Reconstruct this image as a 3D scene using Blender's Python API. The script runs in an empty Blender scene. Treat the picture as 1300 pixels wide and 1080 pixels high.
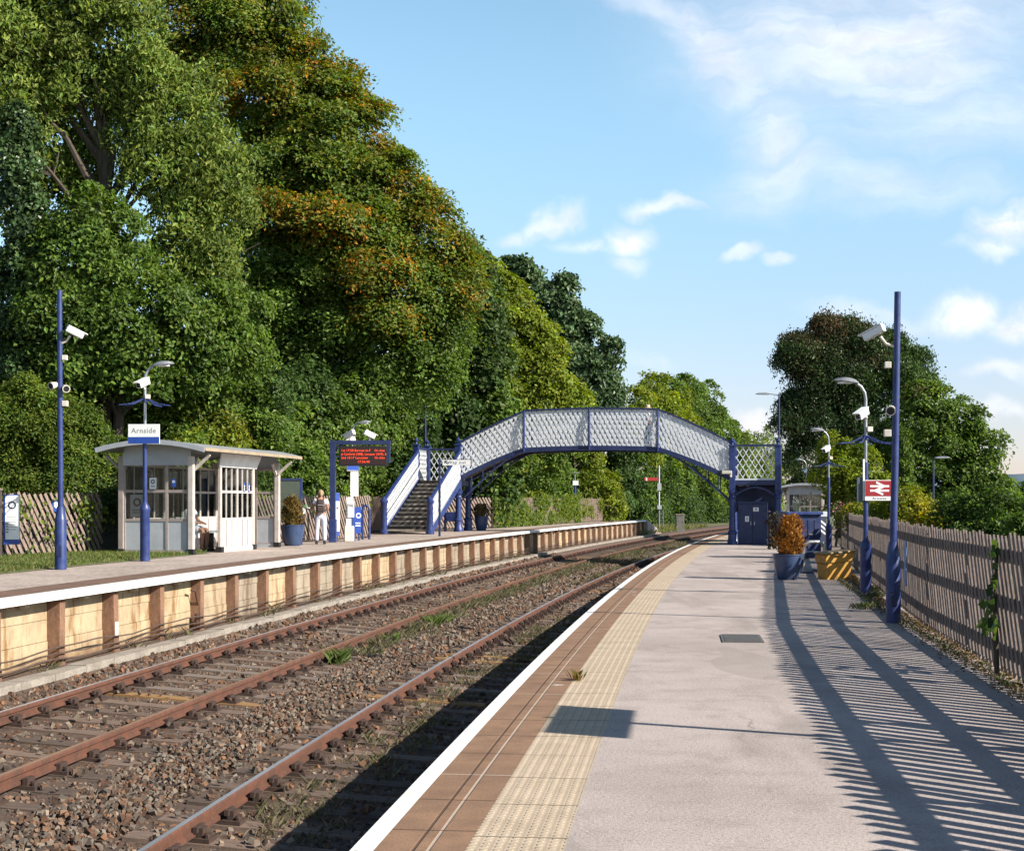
import bpy, bmesh, math, random
import numpy as np
from mathutils import Vector, Matrix
random.seed(7)
rng = np.random.default_rng(11)
scene = bpy.context.scene
COL = scene.collection
R = math.radians
F = 1850.0; HZ = 637.0; CX = 650.0; EYE = 1.7
ZL = 0.48            # level of the left platform (right platform is 0)
WL = 6.75            # left platform edge, metres left of the right platform edge

# ------------------------------------------------------------------ layout
def ref(Y):
    """point and unit tangent of the right platform edge (gentle right-hand curve)"""
    X = -1.565 + 0.1030 * Y + 0.000775 * Y * Y
    d = Vector((0.1030 + 0.00155 * Y, 1.0, 0)).normalized()
    return Vector((X, Y, 0)), d
def fr(Y, u, z=0.0):
    p, d = ref(Y)
    n = Vector((-d.y, d.x, 0))
    q = p + n * u
    return Vector((q.x, q.y, z))
def heading(Y):
    p, d = ref(Y)
    return math.atan2(d.y, d.x) - math.pi / 2
def at(px, py, z):
    """the point of height z seen along a sight line"""
    Y = F * (EYE - z) / (py - HZ)
    return Vector(((px - CX) / F * Y, Y, z))
def atY(px, py, Y):
    return Vector(((px - CX) / F * Y, Y, EYE - (py - HZ) * Y / F))

# ------------------------------------------------------------------ mesh helper
class MB:
    def __init__(s):
        s.v = []; s.f = []; s.m = []; s.uv = {}
    def poly(s, pts, m=0, uv=None):
        i = len(s.v)
        s.v += [tuple(p) for p in pts]
        s.f.append(tuple(range(i, i + len(pts)))); s.m.append(m)
        if uv: s.uv[len(s.f) - 1] = uv
        return s
    def hexa(s, c, m=0):
        i = len(s.v); s.v += [tuple(p) for p in c]
        for q in ((0,3,2,1),(4,5,6,7),(0,1,5,4),(1,2,6,5),(2,3,7,6),(3,0,4,7)):
            s.f.append(tuple(i + k for k in q)); s.m.append(m)
        return s
    def box(s, c, d, m=0, rot=None):
        x, y, z = d[0] / 2, d[1] / 2, d[2] / 2
        pts = [Vector(p) for p in ((-x,-y,-z),(x,-y,-z),(x,y,-z),(-x,y,-z),(-x,-y,z),(x,-y,z),(x,y,z),(-x,y,z))]
        if rot is not None: pts = [rot @ p for p in pts]
        c = Vector(c)
        return s.hexa([c + p for p in pts], m)
    def bar(s, a, b, w, h, m=0, up=(0,0,1)):
        """box from a to b; w across, h along up"""
        a = Vector(a); b = Vector(b); d = (b - a).normalized(); up = Vector(up)
        x = d.cross(up)
        if x.length < 1e-4: x = d.cross(Vector((1,0,0)))
        x.normalize(); z = x.cross(d).normalized()
        x *= w / 2; z *= h / 2
        return s.hexa([a - x - z, a + x - z, b + x - z, b - x - z, a - x + z, a + x + z, b + x + z, b - x + z], m)
    def tube(s, pts, r, n=10, m=0, caps=True):
        pts = [Vector(p) for p in pts]
        rs = r if isinstance(r, (list, tuple)) else [r] * len(pts)
        rings = []; px = None
        for i, p in enumerate(pts):
            d = (pts[min(i + 1, len(pts) - 1)] - pts[max(i - 1, 0)]).normalized()
            if px is None:
                px = d.cross(Vector((0, 0, 1)))
                if px.length < .05: px = d.cross(Vector((0, 1, 0)))
            px = (px - d * px.dot(d)).normalized(); py = d.cross(px)
            i0 = len(s.v)
            for k in range(n):
                a = 2 * math.pi * k / n
                s.v.append(tuple(p + px * (math.cos(a) * rs[i]) + py * (math.sin(a) * rs[i])))
            rings.append(i0)
        for a, b in zip(rings, rings[1:]):
            for k in range(n):
                k2 = (k + 1) % n
                s.f.append((a + k, a + k2, b + k2, b + k)); s.m.append(m)
        if caps:
            s.f.append(tuple(rings[0] + k for k in reversed(range(n)))); s.m.append(m)
            s.f.append(tuple(rings[-1] + k for k in range(n))); s.m.append(m)
        return s
    def lathe(s, prof, c=(0,0,0), n=16, m=0, ph=0.0):
        c = Vector(c); rings = []
        for r, z in prof:
            i0 = len(s.v)
            for k in range(n):
                a = 2 * math.pi * k / n + ph
                s.v.append((c.x + r * math.cos(a), c.y + r * math.sin(a), c.z + z))
            rings.append(i0)
        for a, b in zip(rings, rings[1:]):
            for k in range(n):
                k2 = (k + 1) % n
                s.f.append((a + k, a + k2, b + k2, b + k)); s.m.append(m)
        s.f.append(tuple(rings[0] + k for k in reversed(range(n)))); s.m.append(m)
        s.f.append(tuple(rings[-1] + k for k in range(n))); s.m.append(m)
        return s
    def prism(s, outline, axis0, axis1, origin, depth, m=0):
        """outline (a,b) in the plane of two axes, extruded by the vector depth"""
        o = Vector(origin); A = Vector(axis0); B = Vector(axis1); D = Vector(depth)
        lo = [o + A * a + B * b for a, b in outline]; hi = [p + D for p in lo]
        n = len(lo); i = len(s.v)
        s.v += [tuple(p) for p in lo + hi]
        s.f.append(tuple(i + k for k in reversed(range(n)))); s.m.append(m)
        s.f.append(tuple(i + n + k for k in range(n))); s.m.append(m)
        for k in range(n):
            k2 = (k + 1) % n
            s.f.append((i + k, i + k2, i + n + k2, i + n + k)); s.m.append(m)
        return s
    def ball(s, c, r, n=10, m=0, sq=(1,1,1)):
        c = Vector(c); st = len(s.v); rows = n // 2
        for i in range(rows + 1):
            t = math.pi * i / rows
            for k in range(n):
                a = 2 * math.pi * k / n
                s.v.append((c.x + r*sq[0]*math.sin(t)*math.cos(a), c.y + r*sq[1]*math.sin(t)*math.sin(a), c.z + r*sq[2]*math.cos(t)))
        for i in range(rows):
            for k in range(n):
                k2 = (k + 1) % n
                s.f.append((st+i*n+k, st+(i+1)*n+k, st+(i+1)*n+k2, st+i*n+k2)); s.m.append(m)
        return s
    def add(s, other, mat=None):
        i = len(s.v)
        s.v += [tuple(mat @ Vector(p)) if mat else p for p in other.v]
        s.f += [tuple(i + k for k in q) for q in other.f]; s.m += other.m
        return s
    def mesh(s, name, mats, smooth=False):
        me = bpy.data.meshes.new(name)
        me.from_pydata(s.v, [], s.f)
        for m in (mats if isinstance(mats, (list, tuple)) else [mats]): me.materials.append(m)
        me.polygons.foreach_set('material_index', s.m)
        if s.uv:
            lay = me.uv_layers.new(name='UVMap')
            for fi, uv in s.uv.items():
                for k, li in enumerate(me.polygons[fi].loop_indices): lay.data[li].uv = uv[k]
        me.update()
        bm = bmesh.new(); bm.from_mesh(me)
        bmesh.ops.recalc_face_normals(bm, faces=bm.faces) if not s.uv else None
        bm.to_mesh(me); bm.free()
        if smooth:
            me.polygons.foreach_set('use_smooth', [True] * len(me.polygons))
            me.set_sharp_from_angle(angle=R(38))
        return me
    def build(s, name, mats, parent=None, smooth=False, bev=0.0):
        me = s.mesh(name, mats, smooth)
        o = bpy.data.objects.new(name, me); COL.objects.link(o)
        if parent is not None: o.parent = parent
        if bev:
            b = o.modifiers.new('bevel', 'BEVEL'); b.width = bev; b.segments = 2; b.limit_method = 'ANGLE'; b.angle_limit = R(40)
        return o

def tag(o, label=None, cat=None, group=None, kind=None):
    if label: o['label'] = label
    if cat: o['category'] = cat
    if group: o['group'] = group
    if kind: o['kind'] = kind
    return o
def thing(name, label, cat, loc=(0,0,0), rz=0.0, group=None):
    o = bpy.data.objects.new(name, None); COL.objects.link(o)
    o.location = loc; o.rotation_euler = (0, 0, rz)
    o.empty_display_size = .2
    return tag(o, label, cat, group)
def kids(o): return [c for c in bpy.data.objects if c.parent == o]
def copy_tree(o, loc, rz, label, group=None):
    """a copy of a thing with its parts and sub-parts"""
    c = o.copy(); COL.objects.link(c); c.location = loc; c.rotation_euler = (0, 0, rz)
    c['label'] = label
    if group: c['group'] = group
    for ch in kids(o):
        d = ch.copy(); COL.objects.link(d); d.parent = c
        for g in kids(ch):
            e = g.copy(); COL.objects.link(e); e.parent = d
    return c
def text(body, size, mat, parent, M4, name='lettering', align='CENTER', depth=.002, sx=1.0):
    cu = bpy.data.curves.new(name, 'FONT'); cu.body = body; cu.size = size; cu.align_x = align; cu.align_y = 'CENTER'
    cu.extrude = depth; cu.resolution_u = 2; cu.space_character = 1.1
    t = bpy.data.objects.new(name, cu); COL.objects.link(t)
    dg = bpy.context.evaluated_depsgraph_get(); dg.update()
    me = bpy.data.meshes.new_from_object(t.evaluated_get(dg)); me.name = name
    bpy.data.objects.remove(t); bpy.data.curves.remove(cu)
    me.materials.clear(); me.materials.append(mat)
    me.transform(M4 @ Matrix.Diagonal((sx, 1, 1, 1)))
    o = bpy.data.objects.new(name, me); COL.objects.link(o); o.parent = parent
    return o
def face(loc, rz=0.0):
    """text plane: upright, facing local -Y turned by rz"""
    return Matrix.Translation(loc) @ Matrix.Rotation(rz, 4, 'Z') @ Matrix.Rotation(R(90), 4, 'X')

# ------------------------------------------------------------------ materials
class NT:
    def __init__(s, name):
        s.mat = bpy.data.materials.new(name); s.mat.use_nodes = True
        s.t = s.mat.node_tree; s.b = s.t.nodes['Principled BSDF']; s.out = s.t.nodes['Material Output']
    def n(s, kind, **kw):
        x = s.t.nodes.new(kind)
        for k, v in kw.items(): setattr(x, k, v)
        return x
    def put(s, sock, v):
        if hasattr(v, 'is_output'): s.t.links.new(v, sock)
        else: sock.default_value = v
    def m(s, op, a, b=0.0, c=0.0, clamp=False):
        x = s.n('ShaderNodeMath', operation=op); x.use_clamp = clamp
        s.put(x.inputs[0], a); s.put(x.inputs[1], b); s.put(x.inputs[2], c)
        return x.outputs[0]
    def co(s, which='Object', scale=None, rot=None):
        c = s.n('ShaderNodeTexCoord').outputs[which]
        if scale or rot:
            mp = s.n('ShaderNodeMapping'); s.t.links.new(c, mp.inputs[0])
            if scale: mp.inputs['Scale'].default_value = scale
            if rot: mp.inputs['Rotation'].default_value = rot
            c = mp.outputs[0]
        return c
    def noise(s, scale, detail=5, rough=.55, vec=None, dist=0.0):
        x = s.n('ShaderNodeTexNoise'); x.inputs['Scale'].default_value = scale
        x.inputs['Detail'].default_value = detail; x.inputs['Roughness'].default_value = rough; x.inputs['Distortion'].default_value = dist
        s.t.links.new(vec if vec is not None else s.co(), x.inputs['Vector'])
        return x.outputs['Fac']
    def voro(s, scale, vec=None, feature='F1', out='Distance'):
        x = s.n('ShaderNodeTexVoronoi', feature=feature); x.inputs['Scale'].default_value = scale
        s.t.links.new(vec if vec is not None else s.co(), x.inputs['Vector'])
        return x.outputs[out]
    def ss(s, v, a, b, lo=0.0, hi=1.0):
        x = s.n('ShaderNodeMapRange', interpolation_type='SMOOTHSTEP')
        s.put(x.inputs[0], v)
        for k, q in zip((1, 2, 3, 4), (a, b, lo, hi)): x.inputs[k].default_value = q
        return x.outputs[0]
    def mix(s, f, a, b, mode='MIX'):
        x = s.n('ShaderNodeMix', data_type='RGBA', blend_type=mode)
        s.put(x.inputs['Factor'], f)
        for k, v in (('A', a), ('B', b)):
            sk = [i for i in x.inputs if i.name == k and i.type == 'RGBA'][0]
            s.put(sk, v if hasattr(v, 'is_output') else (*v[:3], 1))
        return [o for o in x.outputs if o.type == 'RGBA'][0]
    def bump(s, h, strength=.3, dist=.01):
        x = s.n('ShaderNodeBump'); s.put(x.inputs['Height'], h)
        x.inputs['Strength'].default_value = strength; x.inputs['Distance'].default_value = dist
        s.t.links.new(x.outputs[0], s.b.inputs['Normal']); return s
    def col(s, c):
        s.put(s.b.inputs['Base Color'], c if hasattr(c, 'is_output') else (*c[:3], 1)); return s
    def rough(s, r): s.put(s.b.inputs['Roughness'], r); return s
    def uvxy(s):
        sp = s.n('ShaderNodeSeparateXYZ'); s.t.links.new(s.co('UV'), sp.inputs[0]); return sp.outputs[0], sp.outputs[1]
    def xyz(s, which='Object'):
        sp = s.n('ShaderNodeSeparateXYZ'); s.t.links.new(s.co(which), sp.inputs[0]); return sp.outputs

def mk(name, c, c2=None, rough=.6, scale=6, bump=0.0, bscale=40, metal=0.0, spec=.5, lo=.35, hi=.68, rnd=0.0, stretch=None, fine=0.0):
    n = NT(name); vec = n.co('Object', stretch) if stretch else None
    col = (*c, 1)
    if c2 is not None:
        col = n.mix(n.ss(n.noise(scale, 7, .62, vec), lo, hi), c, c2)
    if fine:
        g = n.ss(n.noise(scale * 14, 3, .6, vec), .3, .7, 1 - fine, 1 + fine)
        cc = n.n('ShaderNodeCombineColor'); [n.put(cc.inputs[i], g) for i in range(3)]
        col = n.mix(1.0, col if hasattr(col, 'is_output') else c, cc.outputs[0], 'MULTIPLY')
    if rnd:
        oi = n.n('ShaderNodeObjectInfo')
        hs = n.n('ShaderNodeHueSaturation'); n.put(hs.inputs['Color'], col)
        n.put(hs.inputs['Value'], n.ss(oi.outputs['Random'], 0, 1, 1 - rnd, 1 + rnd)); col = hs.outputs[0]
    n.col(col); n.rough(n.ss(n.noise(scale * 2.3, 4), .3, .7, max(0, rough - .1), min(1, rough + .1)))
    n.b.inputs['Metallic'].default_value = metal; n.b.inputs['Specular IOR Level'].default_value = spec
    if bump: n.bump(n.noise(bscale, 5, .6, vec), bump, .01)
    return n.mat

BLUE = mk('blue_gloss_paint', (.014,.027,.120), (.028,.050,.165), .42, 5, .08, 60)
BLUED = mk('dark_blue_paint', (.012,.021,.078), (.02,.032,.10), .5, 2.2, .08, 50)
WHITE = mk('white_paint', (.74,.75,.74), (.62,.62,.6), .5, 3, .05, 50)
LATT = mk('lattice_white_paint', (.66,.68,.71), (.5,.51,.53), .5, 2.5, .06, 30, lo=.45, hi=.8)
SHELL = mk('cream_housing', (.66,.62,.54), (.56,.50,.42), .5, 8)
GREYM = mk('lamp_grey_metal', (.32,.34,.36), (.26,.28,.3), .4, 5, metal=.5)
STEEL = mk('brushed_steel', (.50,.50,.50), (.38,.38,.38), .35, 9, metal=.85)
BLACK = mk('black_plastic', (.012,.012,.014), None, .5)
TAUPE = mk('taupe_frame_paint_and_shadow_line', (.33,.27,.245), (.27,.22,.20), .55, 4, .08)
GREYP = mk('grey_panel_paint', (.40,.42,.45), (.34,.36,.39), .5, 3)
GREYW = mk('pale_grey_panel', (.46,.46,.47), (.40,.40,.42), .5, 3)
PINKW = mk('white_frame_paint', (.54,.49,.455), (.43,.385,.35), .5, 5, .06)
ROOFM = mk('grey_roofing_felt', (.26,.27,.28), (.19,.2,.2), .8, 4, .25, 30)
ROOFW = mk('weathered_roof_edge', (.36,.27,.17), (.25,.2,.15), .8, 6, .2, 30)
SIGNW = mk('sign_white', (.80,.80,.79), (.74,.74,.73), .35, 2)
SIGNB = mk('sign_blue', (.02,.06,.30), (.025,.07,.33), .35, 2)
SIGNR = mk('sign_red', (.30,.012,.016), (.26,.012,.016), .4, 3)
INK = mk('sign_ink', (.015,.02,.06), None, .5)
INKG = mk('sign_grey_ink', (.22,.23,.24), None, .5)
SKIN = mk('skin', (.42,.22,.15), (.36,.17,.11), .55, 14)
HAIR = mk('fair_hair', (.34,.24,.14), (.24,.16,.09), .6, 30)
CLOTHW = mk('white_cotton', (.70,.70,.71), (.60,.60,.63), .9, 9, .2, 40)
CLOTHL = mk('pale_lilac_cotton', (.56,.56,.64), (.48,.48,.56), .9, 9, .2, 40)
CLOTHB = mk('denim_blue', (.20,.27,.38), (.15,.2,.3), .9, 9, .2, 60)
STRAW = mk('straw_hat', (.55,.42,.30), (.45,.33,.22), .9, 40, .2)
PACK = mk('dark_backpack', (.035,.022,.022), (.05,.03,.03), .7, 14, .15)
SHOE = mk('dark_shoe', (.02,.018,.018), None, .6)
TIMB = mk('weathered_fence_timber', (.20,.155,.135), (.13,.10,.088), .85, 3.5, .4, 14, stretch=(9,9,.8), rnd=.1, fine=.25)
TIMBL = mk('pale_fence_timber', (.27,.20,.165), (.17,.125,.105), .85, 3.5, .35, 14, stretch=(6,6,.9), fine=.25)
TIMBD = mk('dark_fence_timber', (.062,.046,.044), (.042,.032,.032), .9, 3, .3, 14, fine=.2)
CONC = mk('old_concrete', (.30,.265,.225), (.21,.18,.15), .9, 3, .5, 30, fine=.2)
YELB = mk('yellow_bin_plastic', (.52,.28,.05), (.42,.21,.04), .6, 3, .15, 18, fine=.12)
BINLID = mk('bin_lid_plastic', (.26,.21,.13), (.35,.22,.07), .7, 4, .15, 20)
BARK = mk('bark', (.075,.058,.04), (.045,.035,.026), .9, 5, .8, 12, stretch=(3,3,.7))
BARKP = mk('pale_bark', (.20,.17,.13), (.11,.09,.065), .9, 5, .6, 12, stretch=(3,3,.7))
IRON = mk('rusty_iron', (.085,.035,.02), (.05,.026,.02), .75, 12, .4, 40)
POTB = mk('blue_glazed_pot', (.03,.052,.12), (.045,.075,.15), .35, 2.4, .05)
SOIL = mk('soil', (.03,.02,.014), (.05,.035,.02), 1, 20, .5, 40)
EYE_M = mk('eye', (.02,.015,.012), None, .2)
def glass():
    n = NT('window_glass'); g = n.n('ShaderNodeBsdfGlossy'); g.inputs['Roughness'].default_value = .03
    t = n.n('ShaderNodeBsdfTransparent'); t.inputs[0].default_value = (.78,.82,.82,1)
    fz = n.n('ShaderNodeFresnel'); fz.inputs[0].default_value = 1.45
    mx = n.n('ShaderNodeMixShader'); n.put(mx.inputs[0], n.m('ADD', fz.outputs[0], .04)); n.t.links.new(t.outputs[0], mx.inputs[1]); n.t.links.new(g.outputs[0], mx.inputs[2])
    n.t.links.new(mx.outputs[0], n.out.inputs[0]); return n.mat
GLASS = glass()
def emit(name, c, s):
    n = NT(name); n.col((.02,.01,.005)); n.b.inputs['Emission Color'].default_value = (*c, 1); n.b.inputs['Emission Strength'].default_value = s; return n.mat
LED = emit('led_text', (1.0,.07,.015), 1.3)
# wood of the steps
NOSE = mk('pale_step_edge', (.36,.32,.27), (.24,.2,.17), .8, 6)
RISER = mk('dark_step_riser', (.075,.062,.052), (.05,.042,.036), .85, 5)
TREAD = mk('worn_step_timber', (.17,.14,.11), (.10,.082,.066), .85, 4, .3, 25, fine=.2)
# ================================================================== SETTING
# ---- ground materials
def tarmac():
    n = NT('pinkish_tarmac')
    big = n.noise(.33, 5, .6); mid = n.noise(2.1, 6, .65); fine = n.noise(48, 4, .75)
    long_ = n.noise(1.1, 5, .6, n.co('Object', (.9,.16,1), (0,0,-.1)))
    c = n.mix(n.ss(big, .35, .66), (.465,.398,.37), (.355,.302,.278))
    c = n.mix(n.ss(mid, .46, .70, 0, .55), c, (.27,.225,.205))
    c = n.mix(n.ss(long_, .52, .70, 0, .6), c, (.23,.19,.175))
    c = n.mix(n.ss(fine, .50, .68, 0, .75), c, (.17,.145,.135))
    c = n.mix(n.ss(fine, .47, .32, 0, .6), c, (.62,.56,.53))
    wv = n.n('ShaderNodeVectorMath', operation='ADD'); n.t.links.new(n.co('Object', (1,.55,1)), wv.inputs[0])
    wn_ = n.n('ShaderNodeTexNoise'); wn_.inputs['Scale'].default_value = 1.4; wn_.inputs['Detail'].default_value = 5; n.t.links.new(n.co(), wn_.inputs['Vector'])
    ws = n.n('ShaderNodeVectorMath', operation='SCALE'); n.t.links.new(wn_.outputs['Color'], ws.inputs[0]); ws.inputs[3].default_value = .9; n.t.links.new(ws.outputs[0], wv.inputs[1])
    ck = n.voro(.36, wv.outputs[0], 'DISTANCE_TO_EDGE')
    c = n.mix(n.m('MULTIPLY', n.ss(ck, .0065, .002), n.ss(n.noise(.5, 3), .50, .62, 0, .5)), c, (.14,.12,.11))
    c = n.mix(n.m('MULTIPLY', n.ss(n.noise(.42, 2, .4, n.co('Object', (1.3,.5,1))), .60, .615), .4), c, (.25,.215,.20))
    spots = n.voro(2.6, n.co('Object'))
    c = n.mix(n.ss(spots, .035, .02, 0, .75), c, (.045,.04,.04))
    # dirt and leaf litter gathered along the fence side
    x = n.xyz()
    u = n.m('SUBTRACT', x[0], n.m('ADD', n.m('MULTIPLY', x[1], .14), 2.3))
    edge = n.m('ADD', u, n.m('MULTIPLY', n.noise(1.6, 6, .7), 2.2))
    c = n.mix(n.ss(edge, 1.35, 2.6, 0, .75), c, (.13,.092,.066))
    n.col(c); n.rough(.88); n.b.inputs['Specular IOR Level'].default_value = .25
    n.bump(n.m('ADD', n.noise(75, 3, .7), n.m('MULTIPLY', n.noise(9, 4), .4)), .45, .012)
    return n.mat
def slabs(name, base, dark, joint_len, grooves, joint_c, blister=False):
    """paving strip: u metres along, v metres across; joints, grooves, blisters"""
    n = NT(name); u, v = n.uvxy()
    g = n.m('ABSOLUTE', n.m('SUBTRACT', n.m('FRACT', n.m('DIVIDE', n.m('ADD', u, n.m('MULTIPLY', n.noise(.9, 2), .04)), joint_len)), .5))
    j = n.ss(g, .5 - .012 / joint_len, .5 - .005 / joint_len)
    slab = n.m('FLOOR', n.m('ADD', n.m('DIVIDE', u, joint_len), .5))
    wn = n.n('ShaderNodeTexWhiteNoise', noise_dimensions='1D'); n.put(wn.inputs['W'], slab)
    c = n.mix(n.ss(n.noise(3.2, 6, .65), .34, .7), base, dark)
    c = n.mix(n.ss(wn.outputs[0], 0, 1, 0, .35), c, dark)
    f = n.noise(60, 4, .75)
    c = n.mix(n.ss(f, .52, .68, 0, .6), c, tuple(k * .45 for k in dark))
    c = n.mix(n.ss(f, .47, .3, 0, .4), c, tuple(min(1, k * 1.5) for k in base))
    h = n.m('MULTIPLY', f, .35)
    for gv in grooves:
        gm = n.ss(n.m('ABSOLUTE', n.m('SUBTRACT', v, gv)), .011, .005)
        c = n.mix(n.m('MULTIPLY', gm, .75), c, joint_c if gv != grooves[0] else tuple(k * .4 for k in dark)); h = n.m('SUBTRACT', h, n.m('MULTIPLY', gm, .6))
    if blister:
        p = .0667
        a = n.m('SINE', n.m('MULTIPLY', v, 2 * math.pi / p)); b = n.m('SINE', n.m('MULTIPLY', u, 2 * math.pi / p))
        dots = n.ss(n.m('MULTIPLY', n.m('ADD', a, 1), n.m('ADD', b, 1)), 1.5, 3.0)
        h = n.m('ADD', h, n.m('MULTIPLY', dots, .7))
        rows = n.ss(a, -.55, -.95, 0, .4)
        c = n.mix(rows, c, tuple(k * .62 for k in dark))
        c = n.mix(n.ss(n.noise(1.3, 5, .7), .55, .75, 0, .5), c, (.30,.24,.17))
    # some joints filled pale, others open and dark
    jc = n.mix(n.ss(wn.outputs[0], .55, .6), tuple(k * .3 for k in dark), joint_c)
    c = n.mix(n.m('MULTIPLY', j, .9), c, jc); h = n.m('SUBTRACT', h, n.m('MULTIPLY', j, .5))
    if not blister:
        patch = n.m('MULTIPLY', n.ss(n.noise(1.15, 4, .6), .655, .675), n.ss(v, .27, .33))
        c = n.mix(patch, c, (.42,.37,.33))
    n.col(c); n.rough(.85); n.b.inputs['Specular IOR Level'].default_value = .25
    n.bump(h, .6, .012); return n.mat
TARMAC = tarmac()
BROWN = slabs('brown_edge_paving', (.28,.168,.104), (.195,.118,.076), .77, [.19,.265], (.42,.36,.30))
BUFF = slabs('buff_tactile_paving', (.53,.425,.315), (.42,.335,.245), .8, [], (.30,.25,.17), True)
def whiteline(name, worn):
    n = NT(name); f = n.noise(14, 6, .7)
    c = n.mix(n.ss(f, .68 - worn, .80 - worn), (.76,.755,.74), (.40,.36,.31))
    c = n.mix(n.ss(n.noise(1.1, 6, .7), .50, .72, 0, .5), c, (.52,.45,.37))
    n.col(c); n.rough(.7); n.bump(n.noise(90, 3), .2, .005); return n.mat
EDGEW = whiteline('white_edge_paint', .07); NOSEW = whiteline('white_coping_paint', .14)
LPLAT = mk('brown_grey_paving', (.40,.325,.28), (.30,.24,.205), .9, .8, .3, 50, fine=.25)
LDARK = mk('dark_brown_paving', (.17,.095,.062), (.11,.065,.045), .9, 2, .3, 50, fine=.25)
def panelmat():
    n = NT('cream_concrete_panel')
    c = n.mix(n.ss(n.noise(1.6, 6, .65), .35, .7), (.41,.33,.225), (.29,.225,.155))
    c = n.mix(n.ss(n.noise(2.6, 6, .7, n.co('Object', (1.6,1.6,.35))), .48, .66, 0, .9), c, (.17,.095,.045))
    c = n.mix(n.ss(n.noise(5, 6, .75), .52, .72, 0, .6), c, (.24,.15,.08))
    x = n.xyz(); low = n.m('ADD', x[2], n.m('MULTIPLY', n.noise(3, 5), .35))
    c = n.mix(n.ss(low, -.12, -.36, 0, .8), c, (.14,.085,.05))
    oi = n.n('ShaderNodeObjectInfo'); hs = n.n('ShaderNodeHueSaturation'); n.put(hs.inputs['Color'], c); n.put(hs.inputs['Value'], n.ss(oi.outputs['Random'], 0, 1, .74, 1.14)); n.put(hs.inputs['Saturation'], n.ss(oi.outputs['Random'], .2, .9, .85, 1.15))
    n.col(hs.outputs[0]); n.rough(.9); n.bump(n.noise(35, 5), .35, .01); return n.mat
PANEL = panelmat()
POSTC = mk('brown_concrete_post', (.23,.125,.075), (.13,.07,.045), .9, 3, .3, 30, stretch=(1,1,.5), fine=.2)
BALLAST = mk('ballast_bed', (.10,.062,.043), (.05,.035,.027), .95, 9, .9, 26, fine=.5)
GRASSB = mk('grass_ground', (.085,.115,.03), (.14,.12,.05), 1, 1.2, .5, 30, fine=.3)
WOODFL = mk('woodland_floor', (.028,.03,.014), (.05,.042,.02), 1, .7, .4, 10)

def sweep(name, prof, mats, Y0, Y1, step=.5, uv=False, parent=None, closed=False, mi=None, smooth=False):
    """profile of (u,z) swept along the curve; uv = (metres along, metres across)"""
    Ys = list(np.arange(Y0, Y1 + 1e-6, step)); mb = MB()
    acc = [0.0]
    for k in range(1, len(prof)): acc.append(acc[-1] + math.hypot(prof[k][0]-prof[k-1][0], prof[k][1]-prof[k-1][1]))
    n = len(prof)
    for Y in Ys:
        for (u, z) in prof: mb.v.append(tuple(fr(Y, u, z)))
    seg = n if closed else n - 1
    s = 0.0
    for i in range(len(Ys) - 1):
        ds = (ref(Ys[i+1])[0] - ref(Ys[i])[0]).length
        for k in range(seg):
            k2 = (k + 1) % n
            mb.f.append((i*n+k, i*n+k2, (i+1)*n+k2, (i+1)*n+k)); mb.m.append(mi[k] if mi else 0)
            if uv: mb.uv[len(mb.f)-1] = [(s, acc[k]), (s, acc[k2]), (s+ds, acc[k2]), (s+ds, acc[k])]
        s += ds
    if closed:
        mb.f.append(tuple(range(n))); mb.m.append(0)
        mb.f.append(tuple((len(Ys)-1)*n + k for k in reversed(range(n)))); mb.m.append(0)
    return mb.build(name, mats, parent, smooth)

# ---- terrain: one sheet to the horizon, the wooded bank rising behind the left platform
def groundz(u, Y):
    z = -1.2
    if u > 9.4: z = min(-1.2 + (u - 9.4) * 1.2, .35)
    if u > 13.0: z = .35 + (u - 13.0) * .5
    if u > 30: z = 8.9 + (u - 30) * .12
    if u < -4.9: z = -1.2 if u < -7 else -.6
    return min(z, 16)
us = [-1500,-400,-120,-60,-30,-15,-9,-7,-5.6,-5.0,-3,0,3,6,7.5,9.4,10.2,10.8,11.6,13,15,18,22,26,30,40,60,120,400]
Yv = [-80,-30,-10,0,10,20,30,40,50,60,70,80,90,100,115,130,160]
tb = MB()
for Y in Yv:
    for u in us:
        p = fr(Y, u); fade = max(0., min(1., (130 - Y) / 40.)) if u > 0 else 1
        z = groundz(u, Y); z = -1.2 + (z + 1.2) * (.35 + .65 * fade)
        tb.v.append((p.x, p.y, z + (random.uniform(-.12,.12) if abs(u) > 12 else 0)))
nu = len(us)
for i in range(len(Yv)-1):
    for k in range(nu-1): tb.f.append((i*nu+k, i*nu+k+1, (i+1)*nu+k+1, (i+1)*nu+k)); tb.m.append(0)
g0 = tb.build('ground', WOODFL, smooth=True); tag(g0, kind='structure')
fb = MB(); fb.poly([(-3000,-300,-1.6),(3000,-300,-1.6),(3000,5000,-1.6),(-3000,5000,-1.6)])
tag(fb.build('far_ground', GRASSB), kind='structure')
# far wooded hill on the skyline at the right
hb = MB(); N = 40
hp = [(260 + 14 * k, 1500 + 40 * math.sin(k), 0) for k in range(N)]
for k, (x, y, z) in enumerate(hp):
    h = 22 + 10 * math.sin(k * .23 + 1) + 2 * math.sin(k * 1.3)
    hb.v += [(x * 1.6, y - 120, -1.5), (x * 1.6, y, max(1, h)), (x * 1.6, y + 160, -1.5)]
for k in range(N-1):
    for j in range(2): hb.f.append((k*3+j, k*3+3+j, k*3+4+j, k*3+1+j)); hb.m.append(0)
tag(hb.build('far_hill', mk('far_hill_woodland', (.10,.15,.19), (.07,.11,.15), 1, .02), smooth=True), kind='structure')

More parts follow.
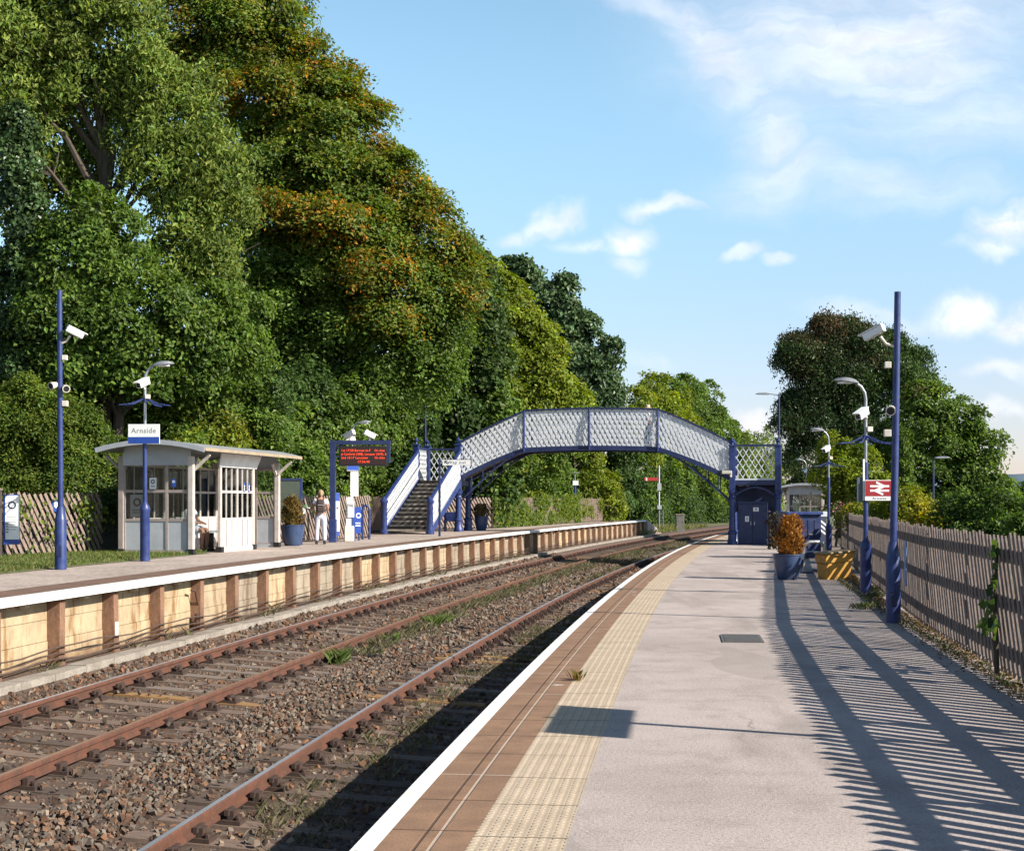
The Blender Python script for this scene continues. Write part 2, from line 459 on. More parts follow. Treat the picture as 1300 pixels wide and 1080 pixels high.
# ---- track bed
def bed(u): return float(np.interp(u, [-.3, .0, .75, 2.25, 4.35, 5.95, 6.2, 6.42, 7.1], [-1.16,-1.14,-1.10,-1.01,-.90,-.81,-.74,-.60,-.48]))
bu = [-.3,0,.4,.75,1.5,2.25,2.8,3.3,3.8,4.35,5.1,5.85,6.0,6.2,6.42,6.7,7.1]
tag(sweep('track_bed', [(u, bed(u)) for u in bu], BALLAST, -14, 170, 1.0), kind='structure')
# verges past the platform ends
tag(sweep('grass_verge', [(7.1,-.46),(7.6,-.5),(8.5,-.55),(9.6,-.5)], GRASSB, 95, 150, 2.0), kind='structure')

# ---- right platform
RP1 = 96
tag(sweep('platform_edge_line', [(0.0,.0),(-.115,.0)], EDGEW, -10, RP1, .5), kind='structure')
tag(sweep('platform_brown_paving', [(-.115,.0),(-.56,.0)], BROWN, -10, RP1, .25, uv=True), kind='structure')
tag(sweep('platform_tactile_paving', [(-.56,.0),(-1.04,.0)], BUFF, -10, RP1, .25, uv=True), kind='structure')
tag(sweep('platform', [(-1.04,.0),(-1.9,.0),(-2.8,.0),(-3.7,.0),(-4.4,.0),(-5.9,-.02)], TARMAC, -10, RP1, .5), kind='structure')
w = thing('platform_wall', 'near platform wall below the white edge line, in shade above the ballast', 'platform wall')
sweep('coping', [(.0,-.002),(.0,-.11),(-.2,-.11),(-.2,-.006)], EDGEW, -10, RP1, 1.0, parent=w, closed=True)
sweep('wall_face', [(-.2,-.11),(-.2,-1.5),(-.4,-1.5),(-.4,-.11)], POSTC, -10, RP1, 1.0, parent=w, closed=True)
db = MB(); c0 = fr(18.4, -2.28, .006)
h0 = heading(18.4); Rm = Matrix.Rotation(h0 + .02, 3, 'Z')
dc = thing('drain_cover', 'grey rectangular drain cover set flush in the near platform tarmac', 'drain cover', c0, h0 + .02)
db.box((0,0,0), (.50,1.0,.012)); db.build('frame', mk('drain_frame', (.13,.12,.115), (.1,.09,.085), .7, 8), dc)
db = MB()
for k in range(9): db.box((0,-.42 + .105*k,.009), (.44,.07,.008))
db.build('grating', mk('drain_iron', (.075,.068,.065), (.11,.1,.09), .6, 8), dc)

# ---- left platform: paving, grass strip, retaining wall
LP0, LP1 = -10, 97
tag(sweep('far_platform', [(7.75,ZL-.004),(8.6,ZL-.004),(9.6,ZL-.004),(10.7,ZL-.004)], LPLAT, LP0, LP1, 1.0), kind='structure')
tag(sweep('far_platform_edge_paving', [(7.05,ZL-.002),(7.75,ZL-.002)], LDARK, LP0, LP1, 1.0), kind='structure')
tag(sweep('grass_strip', [(10.0,ZL+.004),(10.3,ZL+.03),(11.2,ZL+.05),(12.2,ZL+.05),(14.5,ZL-.05)], GRASSB, LP0, 33.2, .8), kind='structure')
tag(sweep('far_platform_back', [(10.7,ZL-.006),(14.2,ZL-.03)], mk('worn_paving', (.34,.275,.23), (.26,.205,.17), .9, 1.2, .3, 40), 33.2, LP1, .8), kind='structure')
lw = thing('platform_wall', 'cream concrete panel wall with brown posts holding up the far platform', 'platform wall')
sweep('coping', [(WL,ZL),(WL,ZL-.088),(WL+.30,ZL-.088),(WL+.30,ZL)], NOSEW, LP0, LP1, .75, parent=lw, closed=True)
sp = 1.80; k0 = 17.15; npst = 0
pb = MB(); pb.box((0,0,-.05), (.20,.17,1.05)); pb.box((.02,0,-.42),(.25,.2,.3))
pm = pb.mesh('post', POSTC)
lugm = MB().box((0,0,0),(.09,.13,.07)).mesh('lug', mk('pale_lug', (.55,.46,.33), (.4,.32,.22), .8, 8))
Yp = LP0 + .4 + ((k0 - LP0 - .4) % sp); posts = []
while Yp < LP1: posts.append(Yp); Yp += sp
for a, Yp in enumerate(posts):
    o = bpy.data.objects.new('post', pm); COL.objects.link(o); o.parent = lw
    o.location = fr(Yp, WL+.2, -.12); o.rotation_euler = (random.uniform(-.02,.02), random.uniform(-.015,.015), heading(Yp) + math.pi)
    if a + 1 < len(posts):
        Y2 = posts[a+1]; mb = MB()
        A = fr(Yp, WL+.27); B = fr(Y2, WL+.27)
        for q, (z0, z1, off) in enumerate(((-.75,-.19,0),(-.183,.10,.012),(.107,.39,.004))):
            nrm = Vector((-(B-A).normalized().y, (B-A).normalized().x, 0)) * (random.uniform(0,.012) + off)
            a0, b0 = A + nrm, B + nrm; t = nrm.normalized() * .08
            mb.hexa([(*(a0.xy),z0),(*(b0.xy),z0),(*((b0+t).xy),z0),(*((a0+t).xy),z0),(*(a0.xy),z1),(*(b0.xy),z1),(*((b0+t).xy),z1),(*((a0+t).xy),z1)])
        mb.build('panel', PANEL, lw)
        l = bpy.data.objects.new('lug', lugm); COL.objects.link(l); l.parent = lw
        l.location = fr((Yp+Y2)/2, WL+.2, ZL-.124); l.rotation_euler = (0,0,heading(Yp))
rb = MB()   # ramp at the far end
e0, e1, e2, e3 = fr(97.02, WL, ZL), fr(97.02, 10.7, ZL), fr(103, 10.7, -.5), fr(103, WL, -.5)
rb.hexa([(e0.x,e0.y,-1.2),(e1.x,e1.y,-1.2),(e2.x,e2.y,-1.2),(e3.x,e3.y,-1.2),e0,e1,e2,e3])
tag(rb.build('platform_ramp', LPLAT), kind='structure')
rr = MB(); rr.hexa([e0+Vector((0,0,-.1)), fr(97.02,WL+.4,ZL-.1), fr(103,WL+.4,-.6), e3+Vector((0,0,-.1)), e0+Vector((0,0,.012)), fr(97.02,WL+.4,ZL+.012), fr(103,WL+.4,-.488), e3+Vector((0,0,.012))])
rr.build('ramp_coping', NOSEW, lw)
# concrete cable trough and the cables slung along the wall
tr = thing('cable_trough', 'low grey concrete cable trough beside the ballast under the far platform', 'cable trough')
for k in range(100):
    Ya = 5 + k * .92
    a, b = fr(Ya + .006, 6.44), fr(Ya + .914, 6.44); n_ = fr(Ya, 6.72) - fr(Ya, 6.44)
    z = -.505 + random.uniform(-.012,.012); mb = MB()
    mb.hexa([(*a.xy,-.75),(*b.xy,-.75),(*(b+n_).xy,-.75),(*(a+n_).xy,-.75),(*a.xy,z),(*b.xy,z+random.uniform(-.008,.008)),(*(b+n_).xy,z),(*(a+n_).xy,z)])
    mb.build('lid', CONC, tr)
for q, (uu, zz, rad) in enumerate(((WL+.06,-.27,.011),(WL+.05,-.33,.009),(WL+.05,-.37,.014))):
    mb = MB(); pts = []
    for Yq in np.arange(6, 80, .45):
        sag = .022 * (math.sin(Yq * 1.7 + q) + .6 * math.sin(Yq * 3.49))
        pts.append(fr(Yq, uu, zz + sag - .03 * q))
    mb.tube(pts, rad, 6)
    tag(mb.build('cable', mk('cable_sheath', (.06,.04,.03), (.1,.06,.04), .7, 10), smooth=True),
        ('upper', 'middle', 'lowest')[q] + ' of the three rusty brown cables slung along the cream platform wall', 'cable', 'cables along the far platform wall')
sr = thing('signal_wire_frame', 'rusty bent rod and stub frame standing by the cable trough at the cream wall', 'wire frame', fr(24.2, 6.9, -.56), heading(24.2))
MB().tube([(0,-.25,.75),(0,-.05,.72),(0,.12,.4),(0,.3,0)], .016, 6).build('rod', IRON, sr, True)
MB().box((0,0,.16),(.05,.05,.34)).box((0,.2,.1),(.05,.05,.22)).box((0,.1,.14),(.03,.3,.03)).build('stub', IRON, sr)
sm = thing('track_marker', 'small white marker plate fixed to the second brown post of the wall', 'marker', fr(20.75, WL+.085, -.18), heading(20.75)+math.pi)
MB().box((.012,0,0),(.02,.09,.2)).build('plate', SIGNW, sm, bev=.003)

# ================================================================== TRACKS
def railmat(name, top, topr, metal):
    n = NT(name); c = n.mix(n.ss(n.noise(4, 6, .65), .35, .7), (.115,.043,.024), (.068,.031,.02))
    c = n.mix(n.ss(n.noise(22, 4, .7), .5, .75, 0, .6), c, (.16,.07,.036)); n.col(c); n.rough(.82); n.bump(n.noise(60, 4), .3, .005)
    t = NT(name + '_head'); t.col(t.mix(t.ss(t.noise(3, 5, .6, t.co('Object', (1,.15,1))), .35, .7), top, tuple(k * .75 for k in top)))
    t.rough(topr); t.b.inputs['Metallic'].default_value = metal
    return n.mat, t.mat
RS, RT = railmat('rusty_rail_side', (.62,.64,.70), .4, .7)
_, RT2 = railmat('rusty_rail_side_dull', (.32,.20,.13), .5, .25)
# head edge, web and foot of a bullhead rail; last faces of the ring are the running surface
RP = [(-.034,-.014),(-.036,-.045),(-.013,-.06),(-.012,-.105),(-.033,-.117),(-.034,-.145),(.034,-.145),(.033,-.117),(.012,-.105),(.013,-.06),(.036,-.045),(.034,-.014),(.024,0.),(-.024,0.)]
RMI = [0]*11 + [0,1,0]
sleeper_mesh = MB().box((0,0,-.06),(2.55,.24,.12)).mesh('sleeper', mk('worn_timber_sleeper', (.145,.098,.072), (.085,.06,.046), .9, 3, .5, 18, rnd=.35, stretch=(1,5,5), fine=.25))
ochre = mk('ochre_timber_sleeper', (.30,.17,.06), (.2,.11,.05), .9, 3, .4, 18, stretch=(1,5,5))
concm = mk('pale_worn_sleeper', (.20,.155,.125), (.13,.1,.08), .9, 3, .4, 18, stretch=(1,5,5))
sleeper_b = sleeper_mesh.copy(); sleeper_b.materials[0] = ochre
sleeper_c = sleeper_mesh.copy(); sleeper_c.materials[0] = concm
cm = MB().box((0,0,.018),(.36,.19,.036)).box((-.075,0,.065),(.05,.15,.075)).box((.085,0,.07),(.055,.11,.085)).box((.06,0,.1),(.035,.20,.045)).box((-.105,0,.04),(.09,.05,.06)).box((.12,0,.04),(.09,.05,.06))
cm.lathe([(.022,0),(.022,.03),(.01,.036)],(-.15,.05,.036),6).lathe([(.022,0),(.022,.03),(.01,.036)],(.15,-.05,.036),6)
CHM = mk('rusty_rail_chair', (.06,.032,.022), (.035,.022,.018), .8, 20, .4, 50)
chair_mesh = cm.mesh('rail_chair', CHM)
def track(label, ua, ub, za, zb, tops):
    t = thing('railway_track', label, 'track')
    for u, z, tp in ((ua, za, tops[0]), (ub, zb, tops[1])):
        sweep('rail', [(u + a, z + b) for a, b in RP], [RS, tp], -14, 165, .75, parent=t, closed=True, mi=RMI, smooth=False)
    um = (ua + ub) / 2; zm = (za + zb) / 2; tilt = math.atan2(zb - za, ub - ua)
    rest = MB(); restc = MB(); n = 0
    for k in range(250):
        Y = -9 + .70 * k + random.uniform(-.03,.03)
        if Y > 160: break
        M4 = Matrix.Translation(fr(Y, um + random.uniform(-.03,.03), zm - .185)) @ Matrix.Rotation(heading(Y) + random.uniform(-.012,.012), 4, 'Z') @ Matrix.Rotation(tilt, 4, 'Y')
        sh = (ub - ua) / 2
        if 9 < Y < 79:
            r = random.random()
            me = sleeper_mesh if r < .72 else (sleeper_c if r < .96 else sleeper_b)
            s = bpy.data.objects.new('sleeper', me); COL.objects.link(s); s.parent = t; s.matrix_world = M4
            s.matrix_local = M4
            if n < 50:
                for sx in (-sh, sh):
                    c = bpy.data.objects.new('rail_chair', chair_mesh); COL.objects.link(c); c.parent = s; c.location = (sx, 0, 0)
                    if sx > 0: c.rotation_euler = (0,0,math.pi)
            else:
                for sx in (-sh, sh): restc.add(cm, M4 @ Matrix.Translation((sx,0,0)))
            n += 1
        else:
            rest.add(MB().box((0,0,-.06),(2.55,.24,.12)), M4)
            for sx in (-sh, sh): restc.add(cm, M4 @ Matrix.Translation((sx,0,0)))
    tag(rest.build('sleepers_beyond', sleeper_mesh.materials[0], t), kind='stuff')
    tag(restc.build('rail_chairs_beyond', CHM, t), kind='stuff')
    return t
track('rusty railway track nearest the camera, half in the near platform shade', .75, 2.25, -.895, -.80, (RT, RT))
track('rusty railway track beside the cream wall of the far platform', 4.35, 5.85, -.70, -.60, (RT2, RT))

# ---- ballast stones
def attr_mat(name, rough=.9, hueless=True):
    n = NT(name); a = n.n('ShaderNodeAttribute', attribute_name='col'); n.t.links.new(a.outputs['Color'], n.b.inputs['Base Color']); n.rough(rough)
    n.b.inputs['Specular IOR Level'].default_value = .3; return n.mat
def np_mesh(name, V, Fq, C, mat):
    """V (n,3), Fq (m,4) quads, C (n,3)"""
    me = bpy.data.meshes.new(name); me.vertices.add(len(V)); me.vertices.foreach_set('co', V.astype(np.float32).ravel())
    me.loops.add(Fq.size); me.loops.foreach_set('vertex_index', Fq.astype(np.int32).ravel())
    me.polygons.add(len(Fq)); me.polygons.foreach_set('loop_start', np.arange(0, Fq.size, 4, dtype=np.int32))
    me.polygons.foreach_set('use_smooth', np.zeros(len(Fq), bool))
    me.update(calc_edges=True)
    a = me.color_attributes.new('col', 'FLOAT_COLOR', 'POINT')
    C4 = np.ones((len(V), 4), np.float32); C4[:, :3] = C; a.data.foreach_set('color', C4.ravel())
    me.materials.append(mat); return me
def refv(Y): return -1.565 + .103*Y + .000775*Y*Y, .103 + .00155*Y
def frv(Y, u):
    X, s = refv(Y); L = np.sqrt(1 + s*s); return X - u / L, Y + u * s / L
def stones():
    parts = []
    for Y0, Y1, dens, smin, smax in ((6,15,620,.015,.031),(15,24,480,.017,.033),(24,38,240,.022,.044),(38,64,80,.034,.062)):
        n = int((Y1-Y0)*6.4*dens); parts.append((rng.uniform(Y0,Y1,n), rng.uniform(-.1,6.4,n), rng.uniform(smin,smax,n)))
    Y = np.concatenate([p[0] for p in parts]); u = np.concatenate([p[1] for p in parts]); s = np.concatenate([p[2] for p in parts])
    # fewer stones on the sleeper tops
    ph = np.abs(((Y + 9) / .70) % 1.0); on = ((ph < .19) | (ph > .81)) & (((u > .2) & (u < 2.85)) | ((u > 3.75) & (u < 6.1)))
    keep = (~on) | (rng.random(len(Y)) < .05)
    for ur in (.75,2.25,4.35,5.85): keep &= np.abs(u - ur) > .06
    Y, u, s, on = Y[keep], u[keep], s[keep], on[keep]; n = len(Y)
    z = np.interp(u, [-.3,0,.75,2.25,4.35,5.95,6.2,6.42,7.1], [-1.16,-1.14,-1.10,-1.01,-.90,-.81,-.74,-.60,-.48])
    six = (u > 2.9) & (u < 3.7); four = ((u > .15) & (u < 2.85)) | ((u > 3.72) & (u < 6.05)); z = z + np.where(six, .05, 0) + rng.uniform(-.015,.025,n) + np.where(on, .05, np.where(four, -.03, 0))
    base = np.array([(-1,-1,-1),(1,-1,-1),(1,1,-1),(-1,1,-1),(-1,-1,1),(1,-1,1),(1,1,1),(-1,1,1)], float)
    V = base[None] * (1 + rng.uniform(-.42,.3,(n,8,3))); V *= (s[:,None] * np.array([1,.8,.62]) * rng.uniform(.75,1.25,(n,3)))[:,None,:]
    q = rng.normal(size=(n,4)); q[:,3] *= 1.0; q /= np.linalg.norm(q,axis=1)[:,None]
    a,b,c,d = q.T
    Rm = np.stack([np.stack([1-2*(c*c+d*d),2*(b*c-a*d),2*(b*d+a*c)],-1),np.stack([2*(b*c+a*d),1-2*(b*b+d*d),2*(c*d-a*b)],-1),np.stack([2*(b*d-a*c),2*(c*d+a*b),1-2*(b*b+c*c)],-1)],1)
    V = np.einsum('nij,nkj->nki', Rm, V); X, Yw = frv(Y, u); V += np.stack([X, Yw, z],1)[:,None,:]
    Fq = (np.array([(0,3,2,1),(4,5,6,7),(0,1,5,4),(1,2,6,5),(2,3,7,6),(3,0,4,7)])[None] + (np.arange(n)*8)[:,None,None]).reshape(-1,4)
    pal = np.array([(.150,.092,.060),(.120,.070,.045),(.092,.065,.048),(.130,.108,.088),(.165,.085,.046),(.062,.045,.036),(.195,.150,.112),(.100,.052,.034)])
    grey = np.clip(1 - np.minimum(np.abs(u-3.3), 1.3)/1.3, 0, 1)
    idx = rng.integers(0,8,n); g = rng.random(n) < grey*.55
    idx = np.where(g, rng.choice([2,3,3,6,5,0], n), idx)
    C = pal[idx] * rng.uniform(.55,1.35,(n,1)); C = np.repeat(C, 8, 0)
    me = np_mesh('ballast_stones', V.reshape(-1,3), Fq, C, attr_mat('ballast_stone'))
    o = bpy.data.objects.new('ballast_stones', me); COL.objects.link(o); tag(o, kind='stuff', label='brown and grey crushed stone ballast around the rails', cat='ballast')
stones()
# ================================================================== FENCES
def slat_fence(name, label, pts, top, lean, group=None, mat=TIMB, railmat_=TIMBD, spacing=.2, wide=.10, rails=(.27,.74,1.2), back=1, skip=None, cat='fence'):
    """leaning pale fence along a polyline of (x,y,z); pales as one panel mesh per run, rails, posts"""
    f = thing(name, label, cat, pts[0], 0, group)
    o0 = Vector(pts[0])
    P = [Vector(p) - o0 for p in pts]
    for a, b in zip(P, P[1:]):
        d = (b - a); L = d.length; d = d / L; n = Vector((-d.y, d.x, 0)).normalized() * back
        mb = MB(); k = -int(abs(lean) * 2 / spacing) - 1
        while True:
            s0 = k * spacing + random.uniform(-.012,.012); k += 1
            if s0 > L + abs(lean) + .3: break
            sa, sb = s0, s0 + lean
            zt = top + random.uniform(-.03,.025); z0 = .05
            # clip the leaning pale to this run
            t0, t1 = 0.0, 1.0
            if lean > 0: t0 = max(t0, (0 - sa) / lean); t1 = min(t1, (L - sa) / lean)
            elif lean < 0: t0 = max(t0, (sa - L) / -lean); t1 = min(t1, sa / -lean)
            elif not (0 <= sa <= L): continue
            if t1 - t0 < .06: continue
            A = a + d * (sa + lean * t0) + Vector((0,0,z0 + (zt - z0) * t0)); B = a + d * (sa + lean * t1) + Vector((0,0,z0 + (zt - z0) * t1))
            off = -n * (.014 + random.uniform(0,.006))
            mb.bar(A + off, B + off, wide * random.uniform(.86,1.06), .018, 0, up=n)
        mb.build('slat_panel', mat, f)
        for z in rails:
            MB().bar(a + Vector((0,0,z)) + n*.03, b + Vector((0,0,z)) + n*.03, .05, .10).build('rail', railmat_, f)
        q = .0
        m = max(1, round(L / 2.7))
        for i in range(m + 1):
            pp = a + d * (L * i / m) + n * .115
            MB().box(pp + Vector((0,0,top/2 - .12)), (.11,.11,top + .2), rot=Matrix.Rotation(math.atan2(d.y,d.x),3,'Z')).build('post', railmat_, f, bev=.006)
    return f
rf = [fr(Y, u, 0) for Y, u in ((2,-4.73),(8,-4.73),(14,-4.74),(20,-4.78),(26,-5.0),(33,-5.2),(41,-5.4),(47.2,-5.55))]
slat_fence('slat_fence', 'long weathered leaning pale fence along the back of the near platform', rf, 1.36, .88, back=-1)
lf = [(-12.9,27.3,ZL),(-11.0,32.0,ZL),(-9.85,35.0,ZL)]
slat_fence('slat_fence', 'leaning slat fence behind the grass, left of the timber shelter', lf, 1.42, -.92, mat=TIMBL, back=1, spacing=.185, wide=.085)
lf2 = [(-8.35,39.6,ZL),(-6.6,44.2,ZL),(-4.85,49.6,ZL)]
slat_fence('slat_fence', 'leaning slat fence between the timber shelter and the footbridge steps', lf2, 1.42, -.9, mat=TIMBL, back=1, spacing=.185, wide=.085)
lf3 = [(-4.95,50.0,ZL),(-5.75,55.0,ZL),(-5.5,62.5,ZL),(-3.3,65.2,ZL),(-1.0,67.3,ZL)]
slat_fence('slat_fence', 'slat fence behind the footbridge columns on the far platform', lf3, 1.42, -.9, mat=TIMBL, back=1, spacing=.185, wide=.085)
lf4 = [(-.95,67.5,ZL),(1.3,76,ZL),(3.9,85.5,ZL),(6.6,94.5,ZL)]
ivyfence = slat_fence('slat_fence', 'slat fence overgrown with climbing plants at the end of the far platform', lf4, 1.42, -.9, mat=TIMBL, back=1, spacing=.2, wide=.1)
t = thing('gate_post', 'thick dark timber post at the left edge beside the white notice board', 'post', (-11.05,31.2,ZL))
MB().box((0,0,.72),(.2,.2,1.5)).build('shaft', TIMBD, t, bev=.01); MB().box((0,0,1.49),(.24,.24,.05)).build('cap', TIMB, t, bev=.01)

# ================================================================== SIGN BOARDS ON THE FENCES
def disc_ring(c, r0, r1, n=20, d=.004):
    mb = MB()
    for k in range(n):
        a, b = 2*math.pi*k/n, 2*math.pi*(k+1)/n
        pts = [(r0*math.cos(a), r0*math.sin(a)),(r1*math.cos(a), r1*math.sin(a)),(r1*math.cos(b), r1*math.sin(b)),(r0*math.cos(b), r0*math.sin(b))]
        mb.prism(pts, (1,0,0), (0,0,1), c, (0,-d,0))
    return mb
nb = thing('notice_board', 'tall white notice board with a dark ring mark and a blue foot, left fence', 'notice board', (-10.83,31.55,ZL+.30), R(12))
MB().box((0,0,.54),(.33,.04,1.08)).build('panel', SIGNB, nb, bev=.004)
MB().box((.015,-.024,.585),(.29,.01,.95)).build('poster', SIGNW, nb)
disc_ring((.01,-.03,.85), .055, .085).build('ring_mark', INK, nb)
ln = MB()
for k in range(6):
    ln.box((-.02 + .03*random.random(),-.031,.60 - .055*k), (.18 + .04*random.random(),.004,.012)); 
    if k > 1: ln.box((-.09,-.031,.57 - .06*k), (.05,.004,.035))
ln.build('small_print', INKG, nb)
ns = thing('fence_sign', 'small blue and white pictogram plate screwed to the left slat fence', 'sign', (-10.42,33.35,ZL+1.02), R(20))
MB().box((0,-.035,.1),(.21,.012,.25)).build('plate', SIGNB, ns, bev=.003)
MB().prism([(-.06,-.02),(-.02,-.07),(.03,-.03),(.085,-.03),(.085,.02),(.04,.03),(.0,.08),(-.06,.06)], (1,0,0),(0,0,1),(0,-.041,.125),(0,-.005,0)).build('pictogram', SIGNW, ns)
bs = thing('fence_sign', 'narrow bright blue plate on the near platform fence beside the tall pole', 'sign', fr(21.9,-4.72,.48), heading(21.9) - R(90))
MB().box((0,0,.33),(.2,.014,.66)).build('plate', mk('weathered_blue_plate', (.05,.14,.42), (.12,.26,.5), .5, 5), bs, bev=.003)

# ================================================================== POLES, LAMPS, CAMERAS
def camera_body(mb, c, yaw, pitch, L=.34, w=.12):
    rot = (Matrix.Rotation(yaw,3,'Z') @ Matrix.Rotation(pitch,3,'X'))
    c = Vector(c)
    mb.box(c, (w,L,w), rot=rot); mb.box(c + rot @ Vector((0,.03,w*.62)), (w*1.25,L*1.18,.018), rot=rot)
    mb.box(c + rot @ Vector((0,L*.51,0)), (w*.7,.02,w*.7), 1, rot=rot)
    return mb
def cctv_pole(label, loc, rz, H, lean, cam_z, speaker_z, cam_yaw):
    t = thing('cctv_pole', label, 'camera pole', loc, rz)
    tl = lean
    MB().lathe([(.105,0),(.105,.9),(.098,.92),(.068,1.10),(.064,1.14)],n=18).build('sleeve', BLUE, t, True)
    MB().tube([(0,0,1.1),(tl*.5,0,H*.55),(tl,0,H)], [.053,.049,.045], 16).build('shaft', BLUE, t, True)
    MB().box((0,-.105,.34),(.09,.02,.2)).build('access_door', BLUED, t, bev=.004)
    s = 1 if cam_yaw < 0 else -1
    MB().tube([(tl*.8,0,cam_z-.17),(s*.10,0,cam_z-.12),(s*.18,-.02,cam_z-.02)], .022, 8).build('camera_arm', SHELL, t, True)
    camera_body(MB(), (s*.27,-.05,cam_z+.03), cam_yaw, R(-24), .32, .10).build('camera', [SIGNW, BLACK], t, bev=.01)
    MB().box((s*.075,-.0,cam_z-.42),(.09,.09,.09)).build('junction_box', SHELL, t, bev=.008)
    MB().box((s*.08,-.0,speaker_z-.28),(.10,.09,.10)).build('junction_box', SHELL, t, bev=.008)
    for q, sx in enumerate((-1, 1) if s > 0 else (-.35,)):
        mb = MB()
        c = Vector((sx*.10,-.05,speaker_z + (.05 if sx < 0 else 0))); ax = Vector((sx*.45,-.8,-.25)).normalized()
        mb.tube([c - ax*.08, c + ax*.01, c + ax*.09], [.042,.06,.07], 14); mb.tube([c + ax*.06, c + ax*.092], [.055,.055], 12, 1)
        mb.tube([(sx*.03,0,c.z), c - ax*.05], .018, 6)
        mb.build('loudspeaker', [SHELL, BLACK], t, True)
    return t
cctv_pole('tall blue camera pole on the grass by the left slat fence', at(77,722.5,ZL), 0, 5.05, -.02, 4.25, 3.28, R(-60))
cctv_pole('tallest blue camera pole, against the near platform fence at the right', at(1134,790,0), R(-8), 4.66, .06, 4.05, 2.95, R(60))

def lamp_post(label, loc, rz, H, arm, sleeve=True, spikes=True, cam=True, mat=BLUE, sleeve_h=.9, armlen=.17, headlen=.42, box=True, group='station lamp posts', sf=.735, cf=.83):
    """arm: +1 or -1, the side the lantern reaches to"""
    t = thing('lamp_post', label, 'lamp post', loc, rz, group)
    if sleeve: MB().lathe([(.10,0),(.10,sleeve_h-.1),(.108,sleeve_h-.08),(.108,sleeve_h-.02),(.066,sleeve_h+.06),(.05,sleeve_h+.09)], n=16).build('sleeve', mat, t, True)
    zt = H - .22
    MB().tube([(0,0,0 if not sleeve else sleeve_h),(0,0,H*.62)], .045 if sleeve else .04, 12).build('shaft', mat, t, True)
    MB().tube([(0,0,H*.62),(0,0,zt-.12),(arm*.02,0,zt),(arm*.09,0,zt+.11),(arm*armlen,0,zt+.16)], [.032,.030,.030,.028,.026], 10).build('arm', GREYM, t, True)
    mb = MB()
    x0, x1 = arm*(armlen-.03), arm*(armlen+headlen)
    n = 8
    ring = []
    for i in range(n+1):
        f = i/n; x = x0 + (x1-x0)*f; wd_ = .05 + .11*math.sin(math.pi*min(1,f*1.05))**.8; hh = .02 + .055*math.sin(math.pi*f)**.7
        z = zt + .165 + .05*f; ring.append((x, wd_, z, hh))
    for (xa,wa,za,ha),(xb,wb,zb,hb) in zip(ring, ring[1:]):
        mb.hexa([(xa,-wa,za),(xa,wa,za),(xb,wb,zb),(xb,-wb,zb),(xa,-wa*.55,za+ha),(xa,wa*.55,za+ha),(xb,wb*.55,zb+hb),(xb,-wb*.55,zb+hb)])
    mb.build('lantern', GREYM, t)
    MB().box(((x0*.45+x1*.55),0,zt+.175),(headlen*.55,.16,.03)).build('lens', SIGNW, t)
    if spikes:
        mb = MB(); zs = H*sf
        mb.lathe([(.055,zs-.04),(.055,zs+.04)], n=10)
        for k in range(8):
            a = 2*math.pi*k/8 + .2; c, s = math.cos(a), math.sin(a)
            mb.tube([(c*.05,s*.05,zs+.02),(c*.3,s*.3,zs-.09),(c*.52,s*.52,zs-.11)], .013, 5)
        mb.build('anti_climb_spikes', mat, t, True)
    if cam:
        mb = MB(); camera_body(mb, (-.02 if arm > 0 else -.12, -.13, H*cf+.05), R(150) if arm > 0 else R(130), R(-22), .32, .12)
        mb.tube([(0,0,H*cf-.08),(-.02,-.1,H*cf)], .02, 6); mb.build('camera', [SIGNW, BLACK], t, bev=.008)
    if box: MB().box((.06,-.03,H*cf-.22),(.1,.09,.09)).build('junction_box', SHELL, t, bev=.006)
    return t
p = at(184,712,ZL)
l1 = lamp_post('lamp post holding the white station name board in front of the shelter', p, R(6), 4.08, 1, sleeve_h=1.12, sf=.815, cf=.885)
sg = thing('station_name_board', 'white and blue Arnside name board on the lamp post before the shelter', 'sign', p + Vector((.0,-.08,2.42)), R(-4))
MB().box((0,0,.2),(.66,.03,.40)).build('panel', SIGNW, sg, bev=.004); MB().box((0,-.017,.07),(.655,.006,.135)).build('blue_band', SIGNB, sg)
text('Arnside', .15, INKG, sg, face((0,-.0165,.265)))
pA = at(1099,756,0)
lA = lamp_post('blue lamp post beside the railway emblem sign, nearest of the near platform row', pA, R(8), 3.90, -1, sleeve_h=.93)
MB().box((-.05,-.03,2.1),(.03,.03,.75)).build('cable_conduit', WHITE, lA)
def rail_sign(label, loc, rz, w=.53):
    s = thing('railway_sign', label, 'sign', loc, rz)
    MB().box((w*.44,0,.19),(w,.025,.37)).build('panel', SIGNW, s, bev=.003)
    MB().box((w*.44,-.0145,.225),(w*.965,.006,.28)).build('red_field', SIGNR, s)
    k = w*.66/62; ox, oz = w*.44 - 31*k, .225 - 19.5*k
    mb = MB()
    def st(a, b, y):
        if abs(a[1]-b[1]) < .1: mb.bar((ox+a[0]*k,y,oz+(39-a[1])*k),(ox+b[0]*k,y,oz+(39-b[1])*k),.004,6.4*k, up=(0,0,1))
        else: mb.bar((ox+a[0]*k,y,oz+(39-a[1])*k),(ox+b[0]*k,y,oz+(39-b[1])*k),6.4*k,.004,up=(0,1,0))
    st((0,12.4),(62,12.4),-.0195); st((0,26.6),(62,26.6),-.0195)
    st((19.8,0),(46,12.4),-.0205); st((46,12.4),(16,26.6),-.021); st((16,26.6),(42.2,39),-.0205)
    mb.build('double_arrow', SIGNW, s)
    text('Arnside', .062, INK, s, face((w*.44,-.0135,.044)), sx=1.25)
    return s
rail_sign('red and white railway double arrow sign lettered Arnside on a lamp post', pA + Vector((.0,-.07,1.72)), R(4))
gs = thing('sign_board', 'dark grey sign back seen edge on beside the red railway sign', 'sign', pA + Vector((-.10,-.01,1.70)), R(8))
